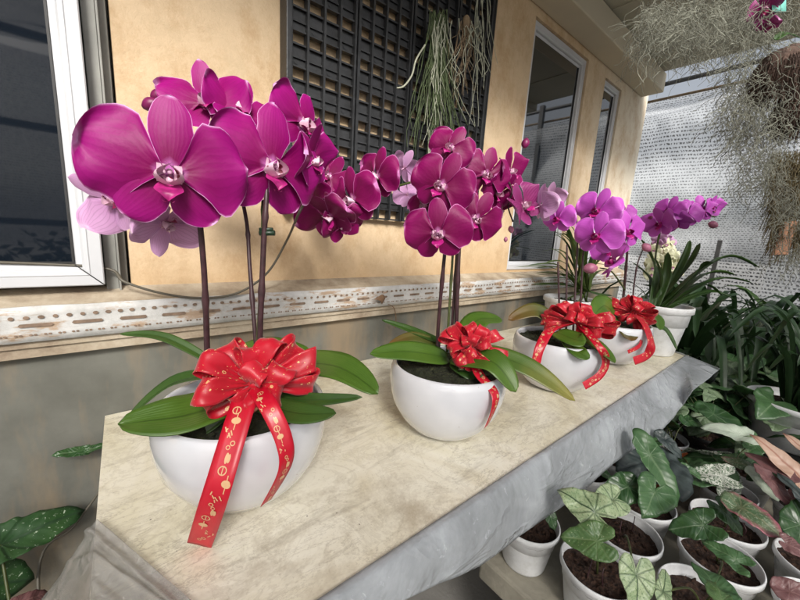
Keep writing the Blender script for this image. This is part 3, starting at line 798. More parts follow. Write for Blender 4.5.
for i in range(6):
    a=U(0,6.28); r=U(.03,.1); b=c2+V((r*math.cos(a),r*math.sin(a),.15)); stem(o2,[b,b+V((U(-.03,.03),U(-.03,.03),.02)),b+V((U(-.06,.06),U(-.06,.06),-.002))],.0025,.002,'root_green','root',nodes=False)
k2=P(471,346,.80)
LP=[(20,.62,40,.2),(60,.65,30,.2),(100,.62,30,.22),(140,.75,15,.2),(165,.85,5,.2),(200,.62,30,.2),(240,.65,25,.2),(280,.6,30,.2),(320,.7,20,.22),(350,.9,5,.2),(30,.8,10,.2),(80,.5,60,.2),(260,.45,60,.2),(120,.4,60,.2)]
kn=bow(o2,k2,.088,.027,LP,11)
tail(kn,o2,[k2,P(478,372,.755),P(494,392,.725),P(494,408,.72),P(486,427,.73)],.021,(RT-DN*.3,RT*.5+FW*.8),seed=3)
f2(462,226,.052,.80,yaw=20,pitch=-18,roll=40,kind='half'); f2(425,205,.046,.80,yaw=-35,pitch=-5,roll=25)
# --- plant 3
c3=V((1.101,.505,TZ+.0012)); o3=thing('potted_orchid','third bowl orchid from the near end, four thin dark stakes behind its red bow','orchid',c3,G)
bowl(o3,c3); soil(o3,c3,.128,TZ+.145)
for i,(a,b) in enumerate((((560,335),(558,262)),((566,335),(567,245)),((573,335),(578,235)),((579,335),(583,255)))):
    stem(o3,[P(*a,1.17),P(a[0]*.5+b[0]*.5,(a[1]+b[1])/2,1.17),P(*b,1.16)],.0038,.003,'stem')
stem(o3,[P(578,235,1.16),P(575,215,1.15),P(565,212,1.14)],.003,.002,'stem'); stem(o3,[P(583,255,1.16),P(590,225,1.15),P(600,210,1.15)],.003,.002,'stem')
f3=lambda r,x,y,s,d,**k:flower(r,P(x,y,d),s*1.12,mat=k.pop('mat','pet_violet'),lip='lip_violet',throat='lip_violet',**k)
f3(o3,558,219,.052,1.13,yaw=-32,pitch=0,roll=0); f3(o3,551,198,.045,1.16,yaw=150,pitch=20,roll=10,kind='half',mat='pet_pale')
f3(o3,597,211,.066,1.12,yaw=-22,pitch=5,roll=-14); f3(o3,597,236,.068,1.08,yaw=-20,pitch=0,roll=-4)
leaf(o3,[P(556,325,1.16),P(535,311,1.17),P(508,320,1.16)],.032,'leaf_b',roll=10,fold=.2)
leaf(o3,[P(550,325,1.19),P(545,315,1.22),P(535,308,1.22)],.03,'leaf2',roll=10,fold=.2)
leaf(o3,[P(556,332,1.08),P(575,340,1.02),P(586,341,1.0)],.036,'leaf',roll=-5,fold=.15)
leaf(o3,[P(566,340,1.06),P(578,352,1.0),P(590,358,.98)],.028,'leaf',roll=-5,fold=.15)
leaf(o3,[P(580,335,1.06),P(600,348,1.02),P(615,363,.98)],.024,'leaf',roll=-25,fold=.15)
k3=P(578,322,1.10)
kn=bow(o3,k3,.108,.032,[(0,1.0,10,.2),(20,.9,10,.2),(45,.55,30,.2),(75,.62,30,.2),(110,.6,30,.2),(140,.75,20,.2),(165,.9,10,.2),(185,1.0,0,.2),(200,.95,10,.2),(340,.7,20,.2),(310,.45,30,.2),(10,.7,30,.22),(60,.4,60,.2),(150,.5,50,.2),(-10,.95,0,.2)],21)
tail(kn,o3,[k3,P(553,328,1.02),P(541,345,.965),P(536,362,.96)],.026,(RT-DN*.1,RT),seed=5)
tail(kn,o3,[k3,P(598,345,.99),P(606,360,1.0),P(600,375,1.0),P(584,386,.985)],.022,(DN*-.4+RT*.8,RT*.6+DN*.8),seed=6)
# --- plant 4
c4=V((1.565,.505,TZ+.0012)); o4=thing('potted_orchid','fourth bowl orchid, farthest red bow, in front of the tall white pot','orchid',c4,G)
bowl(o4,c4); soil(o4,c4,.128,TZ+.145)
stem(o4,[P(622,312,1.47),P(624,290,1.47),P(627,255,1.42),P(628,230,1.38)],.006,.004,'stem')
stem(o4,[P(632,312,1.47),P(634,285,1.47),P(638,262,1.45),P(645,245,1.44)],.004,.002,'stem')
f3(o4,608,250,.058,1.36,yaw=5,pitch=-15,roll=30); f3(o4,627,232,.075,1.33,yaw=40,pitch=5,roll=10); f3(o4,615,262,.068,1.28,yaw=-70,pitch=25,roll=-40,kind='half'); f3(o4,622,215,.05,1.38,yaw=10,pitch=20,roll=10)
bud(o4,P(597,268,1.3),-RT+DN*.05,.020,'bud'); bud(o4,P(643,244,1.42),RT*.6+DN*.6,.016,'bud')
stem(o4,[P(625,290,1.46),P(612,272,1.35),P(600,268,1.31)],.0035,.002,'stemg')
leaf(o4,[P(620,322,1.42),P(605,306,1.36),P(592,318,1.30)],.050,'leaf',roll=-25,fold=.15)
leaf(o4,[P(625,330,1.36),P(628,335,1.3),P(632,341,1.27)],.035,'leaf_b',roll=0,fold=.15)
leaf(o4,[P(640,318,1.45),P(656,318,1.42),P(660,330,1.38)],.030,'leaf',roll=-30,fold=.15)
leaf(o4,[P(648,325,1.42),P(665,330,1.40),P(677,350,1.38)],.016,'leaf2',roll=-30,fold=.3)
k4=P(634,312,1.38)
kn=bow(o4,k4,.108,.034,[(0,.7,10,.2),(40,.6,20,.2),(90,.6,20,.2),(130,.65,20,.2),(160,.85,10,.2),(180,.95,0,.2),(210,.6,20,.2),(330,.7,10,.22),(300,.7,10,.22),(60,.4,50,.2),(270,.5,40,.2)],31)
tail(kn,o4,[k4,P(645,325,1.31),P(651,343,1.27),P(647,355,1.28),P(634,361,1.27)],.030,(RT,RT*.3+DN),seed=8,gold=False)
tail(kn,o4,[k4,P(641,332,1.32),P(640,345,1.285),P(628,352,1.27)],.014,(RT,DN),seed=8,gold=False)
# ------------------------------------------------------------------ tall white pots with strappy plants
def cup(mb,c,r,h,n=48,br=.72):
    mb.lathe([(0,.004),(br*r*.96,.0),(br*r,.006),(.92*r,h*.86),(.925*r,h*.865),(1.0*r,h*.885),(1.0*r,h*.975),(.985*r,h),(.955*r,h),(.94*r,h*.97),(.88*r,h*.62),(.0,h*.58)],c,n)
c5=V((1.885,.435,TZ+.0012)); o5=thing('potted_orchid','tall white pot at the far table end with long strap leaves and violet flowers','orchid',c5,'strappy orchids in tall white pots')
mb=MB(); cup(mb,c5,.120,.222,48,.66); mb.build('pot',M['potplast'],o5); soil(o5,c5,.105,TZ+.185,'moss')
b5=c5+V((0,0,.18))
for (tx,ty,mx,my,w) in ((700,243,690,265,.020),(712,262,700,270,.018),(742,258,715,262,.018),(735,275,705,275,.020),(752,283,715,280,.018),(722,296,700,285,.016),(640,238,655,270,.018),(632,262,650,280,.016),(668,252,667,275,.020),(655,258,660,280,.016),(735,300,708,292,.014),(690,240,683,262,.016),(643,285,655,290,.012),(760,268,720,258,.014)):
    b=b5+V((U(-.03,.03),U(-.03,.03),0)); d=U(1.45,1.75)
    leaf(o5,[b,P(mx,my,(1.62+d)/2),P(tx,ty,d)],w,'strap',roll=U(-30,30),fold=.45,n=5,nv=4,shape=.5,solid=.001)
stem(o5,[b5,P(655,265,1.66),P(662,225,1.62),P(672,214,1.60),P(700,212,1.58),P(715,217,1.57)],.0045,.003,'stemg')
for x,y,s,yw,pt,rl,kd in ((660,224,.070,-30,-10,10,'half'),(669,211,.062,-20,10,-10,'open'),(685,214,.066,10,20,0,'open'),(701,210,.062,25,10,10,'open'),(676,222,.06,0,-40,20,'half'),(712,208,.05,50,0,10,'half')):
    f3(o5,x,y,s,1.57,yaw=yw,pitch=pt,roll=rl,kind=kd,mat='pet_violet')
bud(o5,P(709,223,1.57),RT*.7+DN*.3,.016,'bud'); bud(o5,P(655,218,1.6),-RT,.012,'bud_dark')
c6=V((1.80,.80,TZ+.0012)); o6=thing('potted_orchid','white pot against the wall sprouting fine arching grassy leaves','orchid',c6,'strappy orchids in tall white pots')
mb=MB(); cup(mb,c6,.125,.19,48,.7); mb.build('pot',M['potplast'],o6); soil(o6,c6,.11,TZ+.165,'moss')
b6=c6+V((0,0,.16))
for i in range(46):
    a=U(PI*.05,PI*.95) if R()<.8 else U(0,6.28); L=U(55,95)
    px=583+U(-8,8); py=292
    dx=-math.cos(a)*L*.85; 
    if dx>20: dx*=.45
    dy=-math.sin(a)*L*.85; dd=U(-.18,.18)
    leaf(o6,[P(px,py,1.80),P(px+dx*.45,py+dy*.72,1.80+dd*.4),P(px+dx,py+dy*(.95 if abs(dx)<30 else .75),1.80+dd)],U(.006,.011),'grassy' if i%3 else 'strap',roll=U(-40,40),fold=.4,n=5,nv=3,shape=.5,solid=0)
# cream flowering plant standing behind
c7=V((2.25,.62,0)); o7=thing('potted_orchid','cream flowered orchid spike on a black pot beyond the table end','orchid',c7)
mb=MB(); cup(mb,c7+V((0,0,.45)),.12,.2); mb.build('pot',M['darkpot'],o7); MB().lathe([(0,.0),(.13,0),(.13,.45),(0,.45)],c7,20).build('pedestal',M['concrete'],o7,smooth=False)
pt=[c7+V((0,0,.6)),P(664,300,1.95),P(661,262,1.92),P(664,238,1.92)]; stem(o7,pt,.006,.004,'stemg')
for i in range(30):
    x=U(648,678); y=U(238,277); 
    if abs(x-663)>6+ (y-232)*.28: x=663+U(-10,10)
    flower(o7,P(x,y,U(1.86,1.97)),U(.030,.042),yaw=U(-50,50),pitch=U(-30,30),roll=U(-60,60),kind='half' if i%2 else 'open',mat='pet_cream' if y>245 else 'pet_pale',lip='column',throat='column')
for i in range(16):
    b=c7+V((U(-.05,.05),U(-.05,.05),.62)); a=U(0,6.28); r=U(.15,.35)
    leaf(o7,[b,b+V((r*.5*math.cos(a),r*.5*math.sin(a),.28)),b+V((r*math.cos(a),r*math.sin(a),U(.1,.35)))],.018,'strap',roll=U(-30,30),fold=.4,n=5,nv=3,shape=.5)
# ------------------------------------------------------------------ black crate panel on the wall
pn=thing('lattice_panel','black plastic lattice panel fixed flat on the tan wall behind the flowers','panel',(.80,1.0,zc(.5)))
X0,X1,Z0,Z1=.392,1.232,zc(.045),zc(1.025); per=.0872; nr=int((Z1-Z0)/per)+1
yf=1.004; yb=1.0215; mw=(X1-X0)/4
MB().box(X0-.002,X0+.014,yf-.022,yb+.008,Z0,Z1).build('frame_rail',M['blackplastic'],pn,smooth=False,bevel=.002)
MB().box(X1-.014,X1+.002,yf-.004,yb,Z0,Z1).build('frame_rail',M['blackplastic'],pn,smooth=False,bevel=.002)
hz=MB(); bk=MB(); vr=MB(); pg=MB()
for r in range(nr):
    z=Z0+r*per
    if z+.002>Z1: break
    hz.box(X0+.0145,X1-.0145,yf+.001,yb,z,min(z+.005,Z1)); hz.box(X0+.0145,X1-.0145,yf+.001,yb,z+.0325,min(z+.0365,Z1))
    hz.box(X0+.0145,X1-.0145,yf+.004,yb-.005,z+.056,min(z+.061,Z1))
    for mth in range(4):
        xa=X0+.015+mth*mw
        if z+.0865<Z1: bk.box(xa+.002,xa+mw-.004,yb-.008,yb-.003,z+.0385,z+.0865)
for mth in range(4):
    xa=X0+.012+mth*mw
    for k in range(5):
        xx=xa+k*(mw-.012)/4.0
        th=.0062 if k not in (0,) else .009
        vr.box(xx,xx+th,yf-.007,yb-.001,Z0,Z1)
    vr.box(xa-.010,xa-.006,yf-.002,yb-.001,Z0,Z1)
    for r in range(nr):
        for k in range(4):
            xx=xa+(k+.5)*(mw-.012)/4.0; z=Z0+r*per+.047
            if z<Z1-.03 and (r+k)%2==0: vr.tube([(xx,yb-.009,z),(xx,yf+.008,z)],.0055,8)
hz.build('cross_rib',M['blackplastic'],pn,smooth=False); bk.build('back_plate',M['blackplastic'],pn,smooth=False)
vr.build('upright_rib',M['blackplastic'],pn,smooth=False)
# ------------------------------------------------------------------ hanging roots on the panel
def strands(mb,top,bottomf,n,r,wig,seg=9,sides=4):
    for i in range(n):
        a,b=top(i),bottomf(i); ph=U(0,9); pts=[]
        for k in range(seg):
            t=k/(seg-1); p=a.lerp(b,t)
            p+=V((math.sin(t*5+ph)*wig*t+noise.noise(V((i*3.1,t*3,0)))*wig,noise.noise(V((i*1.7,t*3,5)))*wig*.6,0))
            pts.append(p)
        mb.tube(pts,[r*(1-.6*k/(seg-1)) for k in range(seg)],sides,cap=False)
hp=thing('air_plant','tuft of grey green hanging roots on the black lattice panel','plant',onw(438,12,.95))
mb=MB(); strands(mb,lambda i:onw(438+U(-7,7),14+U(-4,10),.945),lambda i:onw(438+(R()+R()-1)*34,95+R()*70,.93+U(-.02,.02)),85,.0021,.020)
mb.build('roots',M['root_green'],hp)
mb=MB(); strands(mb,lambda i:onw(440+U(-6,9),18+U(-4,10),.935),lambda i:onw(440+(R()+R()-1)*32,80+R()*85,.92),15,.0017,.03)
mb.tube(bez([onw(425,45,.93),onw(416,60,.92),onw(412,75,.92),onw(404,86,.92),onw(397,88,.92)],6),.003,5)
mb.build('pale_root',M['root_white'],hp)
mb=MB(); strands(mb,lambda i:onw(431+U(-3,3),130,.95),lambda i:onw(433+U(-8,8),225+U(-10,15),.96),9,.0020,.012); mb.build('thin_root',M['root_white'],hp)
hp2=thing('air_plant','small brown root tuft with dry bark beside the green tuft','plant',onw(465,20,.95))
mb=MB(); strands(mb,lambda i:onw(466+U(-8,8),22+U(-4,10),.94),lambda i:onw(459+U(-16,14),50+R()*55,.93),26,.0016,.02); mb.build('roots',M['root_brown'],hp2)
mb=MB(); strands(mb,lambda i:onw(470+U(-10,10),20+U(-4,10),.935),lambda i:onw(470+U(-22,20),50+R()*40,.93),10,.0018,.03); mb.build('pale_root',M['root_white'],hp2)
mb=MB(); mb.grid(lambda u,v:onw(466,24,.945)+V(((.014+.008*noise.noise(V((u*5,v*5,0))))*math.sin(PI*u)*math.cos(2*PI*v),.014*math.sin(PI*u)*math.sin(2*PI*v),.028*math.cos(PI*u))),10,14); mb.build('bark',M['root_brown'],hp2)
# long strands on the panel's right side and hanging wires above
for px,a,b in ((478,0,125),(487,0,95),(493,10,60)):
    pass
mb=MB(); strands(mb,lambda i:onw([478,482,488][i%3],-6,.95),lambda i:onw([474,481,492][i%3]+U(-4,4),[125,90,62][i%3],.95),9,.0018,.02,12); mb.build('trailing_root',M['root_white'],hp2)
# cable
cb=MB(); cb.tube(bez([onw(-10,262,1.0),onw(104,268,1.0),onw(125,282,.975),onw(165,294,.965),onw(205,298,.96),onw(240,292,.955),onw(268,272,.94),onw(287,240,.9),P(298,215,.78),P(305,202,.80)],8),.0032,6)
tag(cb.build('cable',M['cable'],None,org=onw(205,298,.96)),'thin grey cable looping from the near window along the ledge up behind the flowers','cable')
dl=MB(); q0=onw(380,299,.955)
dl.grid(lambda u,v:q0+V((.045*(u-.5)-.01*v,-.012*math.sin(PI*u)+.004*v,.018*math.sin(PI*u)*(1-.6*v)-.02*u*v)),10,6)
dl.tube(bez([onw(388,304,.955),onw(394,308,.95),onw(396,320,.952),onw(394,328,.955)],5),.0012,4)
tag(dl.build('dry_leaf',simple('dry brown leaf',(.20,.12,.07),.8,.3,30),None,solid=.001,org=q0),'curled dry brown leaf caught on the perforated white trim','dry leaf')
# ------------------------------------------------------------------ heart shaped foliage
def heartmat(name,base,base2,vein,spot=None,spotamt=.5,rim=None,vw=.06,k=9,gloss=.4):
    m=N(name); uv=m.co('UV'); x,y,_=m.sep(uv)
    n1=m.noise(uv,3,3); r=m.math('SQRT',m.math('ADD',m.math('MULTIPLY',x,x),m.math('MULTIPLY',y,y)))
    th=m.math('ARCTAN2',y,x)
    ph=m.math('ADD',m.math('MULTIPLY',th,k/6.2832),m.math('ADD',m.math('MULTIPLY',m.math('SUBTRACT',n1,.5),.22),0))
    d=m.math('ABSOLUTE',m.math('SUBTRACT',m.math('FRACT',m.math('ADD',ph,.5)),.5))
    d=m.math('MULTIPLY',d,r)                       # distance-like
    vn=m.math('MULTIPLY',m.ramp(d,[(vw*.15,1),(vw*.8,0)]),.65)
    mid=m.ramp(m.math('ADD',m.math('ABSOLUTE',y),m.math('MULTIPLY',m.math('LESS_THAN',x,0),.2)),[(.010,1),(.028,0)])
    # fine side veins
    fine=m.math('SINE',m.math('MULTIPLY',m.math('SUBTRACT',x,m.math('MULTIPLY',m.math('ABSOLUTE',y),.8)),46)); fv=m.ramp(fine,[(.80,0),(1,.13)])
    col=m.ramp(m.noise(uv,2.5,3),[(.35,base),(.65,base2)])
    if spot:
        sv=m.noise(uv,17,4,.7,.6); col=m.mix(m.ramp(sv,[(1-spotamt-.03,0),(1-spotamt+.03,.95)]),col,spot)
    if rim: col=m.mix(m.ramp(m.math('ADD',m.math('MULTIPLY',m.math('ABSOLUTE',y),1.0),m.math('MULTIPLY',r,.6)),[(.5,0),(.75,.9)]),col,rim)
    col=m.mix(fv,col,vein); col=m.mix(m.math('MAXIMUM',vn,mid),col,vein)
    m.set('Base Color',col); m.set('Roughness',gloss); m.bump(m.math('ADD',m.math('MULTIPLY',vn,-1),m.math('MULTIPLY',fine,.08)),.22,.01)
    m.translucent(col,.15); return m.m
H={}
H['pale']=heartmat('pale caladium leaf',(.42,.50,.30),(.30,.40,.22),(.035,.075,.03),spot=(.13,.22,.09),spotamt=.42)
H['speck']=heartmat('speckled green caladium leaf',(.09,.17,.05),(.06,.13,.04),(.13,.20,.08),spot=(.45,.50,.30),spotamt=.36)
H['dark']=heartmat('dark arrow leaf',(.022,.065,.02),(.04,.10,.03),(.11,.18,.09),vw=.03,gloss=.3)
H['mid']=heartmat('mid green arrow leaf',(.05,.12,.045),(.075,.16,.06),(.14,.23,.11),vw=.02,gloss=.35)
H['grey']=heartmat('blue grey shield leaf',(.035,.05,.048),(.085,.11,.105),(.02,.03,.03),vw=.12,gloss=.4)
H['pink']=heartmat('green and pink leaf',(.07,.14,.06),(.10,.15,.07),(.20,.22,.12),spot=(.42,.48,.36),spotamt=.40,rim=(.40,.10,.15))
H['rose']=heartmat('dusky rose leaf',(.17,.075,.075),(.21,.10,.10),(.28,.15,.14),vw=.03)
H['white']=heartmat('silvery white leaf',(.50,.60,.47),(.58,.66,.54),(.62,.70,.58),vw=.02)
H['salmon']=heartmat('salmon back leaf',(.52,.33,.24),(.60,.42,.32),(.42,.20,.14),vw=.015)
H['varg']=heartmat('white splashed leaf',(.05,.11,.05),(.07,.14,.06),(.6,.62,.55),spot=(.66,.68,.60),spotamt=.5)
H['wallspeck']=heartmat('dark leaf with white flecks',(.025,.075,.025),(.04,.10,.03),(.03,.07,.03),spot=(.52,.62,.48),spotamt=.36)
H['lime']=heartmat('small lime leaf',(.22,.36,.07),(.28,.42,.10),(.3,.42,.14))
H['sage']=heartmat('sage green leaf',(.13,.20,.10),(.20,.28,.16),(.26,.34,.22),spot=(.30,.36,.24),spotamt=.4)
SHP={'heart':[(0,1),(14,.80),(35,.60),(60,.53),(90,.52),(120,.56),(145,.60),(160,.52),(172,.26),(180,.12)],
     'arrow':[(0,1),(10,.82),(25,.55),(50,.38),(80,.33),(110,.36),(135,.46),(152,.56),(163,.48),(173,.2),(180,.10)],
     'oval':[(0,1),(15,.86),(35,.62),(60,.46),(90,.42),(120,.44),(150,.52),(180,.55)],
     'lance':[(0,1),(8,.86),(20,.58),(40,.36),(70,.27),(90,.25),(120,.28),(150,.42),(180,.60)]}
def hleaf(root,Pa,T,mat,nrm=(0,0,1),shape='heart',wide=1,cup=.12,droop=.15,name='leaf',mb=None):
    Pa=V(Pa);T=V(T); L=(T-Pa).length; t=(T-Pa).normalized(); n=V(nrm); n=(n-t*n.dot(t)).normalized(); s=n.cross(t)
    tab=SHP[shape]; sd=U(0,99)
    def rad(a):
        a=abs(a); 
        for (a0,r0),(a1,r1) in zip(tab,tab[1:]):
            if a<=a1: f=(a-a0)/(a1-a0); f=f*f*(3-2*f) if a0>0 else f; return r0+(r1-r0)*f
        return tab[-1][1]
    own=mb is None; mb=mb or MB(); K=72; J=8; vs=[Pa]; uv=[(0,0)]; fs=[]
    for j in range(1,J+1):
        for k in range(K):
            a=-180+360*k/K; r=rad(a)*j/J; x=r*math.cos(math.radians(a)); y=r*math.sin(math.radians(a))*wide
            z=cup*abs(y)-droop*1.5*x*abs(x)+.11*noise.noise(V((x*3,y*3,sd)))+.008*math.sin(abs(math.radians(a))*9)*(j/J)**2
            vs.append(Pa+(t*x+s*y+n*z)*L); uv.append((x,y))
    for k in range(K): fs.append((0,1+k,1+(k+1)%K))
    for j in range(J-1):
        for k in range(K): fs.append((1+j*K+k,1+(j+1)*K+k,1+(j+1)*K+(k+1)%K,1+j*K+(k+1)%K))
    mb.add(vs,fs,uv)
    if own: return mb.build(name,H[mat],root,solid=.0008)
PG='small white pots on the low bench'
def pot(x,y,label,r=.079,h=.12,mat='potplast',name='potted_plant',cat='potted plant',fill='soil',group=PG,z=None):
    c=V((x,y,(BZ if z is None else z)+.0012)); o=thing(name,label,cat,c,group)
    mb=MB(); cup(mb,c,r,h,44,.72); mb.build('pot',M[mat],o); soil(o,c,r*.915,c.z+h*.80,fill,.005,40); o['r']=0; del o['r']; return o,c+V((0,0,h*.80))
def pet(root,b,e,r=.0022,mat='stemg',bend=.03):
    b=V(b);e=V(e); m=(b+e)/2+V((U(-.01,.01),U(-.01,.01),bend)); return stem(root,[b,m,e],r,r*.8,mat,'leaf_stalk',nodes=False,n=6)
up=V((0,0,1)); toc=-FW
def addleaf(o,b,pa,da,pt,dt,mat,shape='heart',n=None,wide=1,r=.0022,cup=.12,droop=.12,stalk=True,smat='stemg'):
    A_=P(*pa,da);T_=P(*pt,dt)
    nr=n if n is not None else (up*.7-FW*.6)
    hleaf(o,A_,T_,mat,nr,shape,wide,cup,droop)
    if stalk: pet(o,b,A_-V(nr).normalized()*.002,r,smat)
pa,ba=pot(.785,.365,'white pot half hidden under the plastic edge with one dark leaf',r=.075)
addleaf(pa,ba,(548,512),.80,(556,530),.78,'dark','oval')
pb_,bb=pot(.795,.20,'white pot at the bench corner under two speckled caladium leaves')
addleaf(pb_,bb,(594,512),.66,(558,487),.70,'pale','heart',wide=1.05)
addleaf(pb_,bb,(597,541),.62,(560,535),.64,'speck','heart',wide=1.0)
pc,bc=pot(.96,.20,'white pot right of the corner pot with pale veined caladium leaf hanging')
addleaf(pc,bc,(636,575),.60,(640,618),.57,'pale','heart')
addleaf(pc,bc,(612,500),.78,(590,505),.76,'pale','heart',stalk=False)
pd_,bd_=pot(1.125,.21,'white pot with dark green leaves and one lime leaf beneath the table edge')
addleaf(pd_,bd_,(628,487),.86,(606,497),.84,'dark','oval',wide=1.2)
addleaf(pd_,bd_,(655,492),.84,(645,517),.80,'mid','heart',wide=1.1)
addleaf(pd_,bd_,(645,483),.90,(636,492),.88,'lime','arrow',wide=1.1)
addleaf(pd_,bd_,(650,455),.92,(682,505),.84,'mid','lance',wide=1.1)
pe,be=pot(.90,.035,'white pot at the bottom right centre with pale green caladium tips')
addleaf(pe,be,(663,592),.60,(668,568),.63,'pale','lance',wide=1.1)
addleaf(pe,be,(722,600),.58,(712,577),.62,'speck','heart')
pf,bf=pot(1.065,.035,'white pot holding two long arrow leaves with pale midribs')
addleaf(pf,bf,(703,525),.74,(668,529),.76,'dark','arrow',wide=1.35)
addleaf(pf,bf,(715,585),.64,(695,557),.70,'mid','heart')
addleaf(pf,bf,(735,560),.68,(702,538),.72,'mid','arrow',wide=1.2)
pg_,bg=pot(1.23,.045,'white pot with a bright green and pink splashed leaf')
addleaf(pg_,bg,(742,508),.80,(785,535),.74,'pink','oval',wide=1.1)
addleaf(pg_,bg,(722,510),.84,(745,535),.80,'dark','heart',wide=1)
ph_,bh=pot(1.235,-.12,'white pot at the right picture edge with a dusky pink leaf')
addleaf(ph_,bh,(790,545),.72,(815,560),.70,'rose','heart')
pi_,bi=pot(1.07,-.13,'white pot in the bottom right corner, mostly bare brown soil')
addleaf(pi_,bi,(790,592),.62,(830,605),.60,'rose','oval')
pj,bj=pot(1.40,.065,'small white pot with white splashed leaf beside the terracotta pot',r=.068)
addleaf(pj,bj,(722,476),.98,(690,472),1.0,'varg','arrow',wide=1.3)
pk,bk_=pot(1.13,.37,'small white pot just below the sagging plastic edge',r=.07)
addleaf(pk,bk_,(600,470),.96,(612,478),.94,'dark','oval')
pk2,bk2=pot(1.285,.335,'white pot under round dark grey shield leaves',r=.07)
addleaf(pk2,bk2,(648,463),1.02,(621,468),.98,'grey','oval',wide=1.25)
addleaf(pk2,bk2,(665,440),1.05,(685,458),1.02,'grey','oval',wide=.9)
addleaf(pk2,bk2,(667,462),1.00,(687,496),.90,'grey','oval',wide=1.0)
pt_,bt=pot(1.455,.225,'terracotta coloured pot among the white ones',r=.085,mat='terracotta',group='terracotta pots')
addleaf(pt_,bt,(690,470),1.0,(708,482),.98,'mid','lance')
pw,bw=pot(1.60,.045,'white pot with large silvery white leaf and dark stems',r=.08)
addleaf(pw,bw,(738,434),1.12,(702,424),1.16,'white','arrow',wide=1.3,n=up*.9-FW*.25)
addleaf(pw,bw,(758,478),.98,(782,500),.94,'white','oval',wide=1.0)
addleaf(pw,bw,(755,470),1.0,(722,455),1.04,'pink','lance',wide=1.0)
px_,bx=pot(1.50,-.10,'white pot with pink edged and dusky rose leaves',r=.08)
addleaf(px_,bx,(778,470),.94,(745,450),1.0,'rose','lance',wide=1.2)
addleaf(px_,bx,(770,480),.92,(800,510),.86,'rose','lance',wide=1.2)
pz,bz=pot(1.72,-.16,'black pot with big salmon coloured leaves at the right edge',r=.09,mat='darkpot',group=None)
addleaf(pz,bz,(800,478),.92,(757,432),.98,'salmon','lance',wide=.85,n=up*.6-FW*.6)
addleaf(pz,bz,(820,462),.92,(787,430),.98,'salmon','lance',wide=.9)
pq,bq=pot(1.36,-.22,'black pot with dark blue grey leaves at the right edge',r=.08,mat='darkpot',group=None)
addleaf(pq,bq,(805,500),.86,(780,470),.92,'grey','lance'); addleaf(pq,bq,(800,525),.84,(822,500),.86,'dark','oval')
for o_,b_,mm in ((pw,bw,['sage','mid','varg','dark']),(px_,bx,['rose','mid','dark','pink']),(pz,bz,['salmon','dark','rose','sage']),(pq,bq,['grey','dark','mid']),(pj,bj,['varg','mid']),(pt_,bt,['mid','dark']),(pk2,bk2,['grey','dark'])):
    for k in range(6):
        a=U(-.3,3.4); r_=U(.03,.12); A_=b_+V((r_*math.cos(a),r_*math.sin(a)*.9,U(.05,.15))); L=U(.06,.10)
        hleaf(o_,A_,A_+V((math.cos(a+U(-.6,.6))*L,math.sin(a+U(-.6,.6))*L,U(-.05,.01))),random.choice(mm),up*.8+V((U(-.4,.1),U(-.5,.1),0)),random.choice(['lance','arrow','oval']),1,.12,.2); pet(o_,b_,A_,.0018)
for o_,b_ in ((pb_,bb),(pc,bc),(pe,be),(pg_,bg),(ph_,bh),(pi_,bi)):
    for k in range(2):
        a=U(0,6.28); q_=b_+V((.035*math.cos(a),.035*math.sin(a),0)); pet(o_,q_,q_+V((U(-.02,.02),U(-.02,.02),U(.03,.06))),.0012,'stem',.01)
# filler pots behind, each a plant of its own
FB=[(1.60,.28,'dark'),(1.78,.18,'mid'),(1.80,.34,'speck'),(1.95,.05,'varg'),(1.98,.22,'mid'),(1.9,-.15,'dark'),(2.15,.12,'speck'),(2.15,.30,'mid'),(2.10,-.08,'dark'),(2.35,.22,'varg'),(2.35,.02,'speck'),(2.55,.30,'mid'),(2.05,-.3,'mid'),(2.3,-.2,'dark'),(2.6,.1,'mid'),(2.8,.25,'speck')]
adj=['low','leafy','dense','spreading']
desc={'dark':'dark green','mid':'mid green','speck':'pale speckled','varg':'white and green'}
for i,(x,y,mt_) in enumerate(FB):
    o,b=pot(x,y,'%s pot of %s heart leaves beyond the table corner'%(('white','black')[i%2],desc[mt_]),r=.08,mat=('potplast','darkpot')[i%2],group='%s foliage plants beyond the table corner'%desc[mt_])
    for k in range(11):
        a=U(0,6.28); r=U(.03,.15); A_=b+V((r*math.cos(a),r*math.sin(a),U(.08,.20))); L=U(.07,.12)
        T_=A_+V((math.cos(a+U(-.5,.5))*L,math.sin(a+U(-.5,.5))*L,U(-.05,.02)))
        hleaf(o,A_,T_,random.choice([mt_,'sage','sage','mid']),up*.8+V((U(-.4,.1),U(-.5,.1),0)),random.choice(['heart','arrow','oval']),1,.12,.2); pet(o,b,A_,.002)
# ------------------------------------------------------------------ dark strappy plants behind
def strappy(x,y,z,h,n,w,label,rr=.4,mat='darkstrap',potmat='darkpot',pr=.13,ph=.2,group='dark strap leaved plants at the right'):
    c=V((x,y,z+.0012)); o=thing('strap_plant',label,'potted plant',c,group)
    mb=MB(); cup(mb,c,pr,ph,36,.75); mb.build('pot',M[potmat],o); soil(o,c,pr*.9,c.z+ph*.82,'soil',.006,20)
    b0=c+V((0,0,ph*.8))
    for k in range(n):
        a=U(0,6.28); r=rr*U(.4,1.1); hh=h*U(.55,1.1); b=b0+V((U(-.04,.04),U(-.04,.04),0)); d=V((math.cos(a),math.sin(a),0))
        leaf(o,[b,b+d*r*.30+V((0,0,hh*.65)),b+d*r*.75+V((0,0,hh*.85)),b+d*r*1.15+V((0,0,hh*U(.35,.8)))],w*U(.7,1.2),mat,roll=U(-20,20),fold=.35,n=4,nv=3,shape=.5,solid=0)
    return o
lc=onz(800,402,BZ+.29)
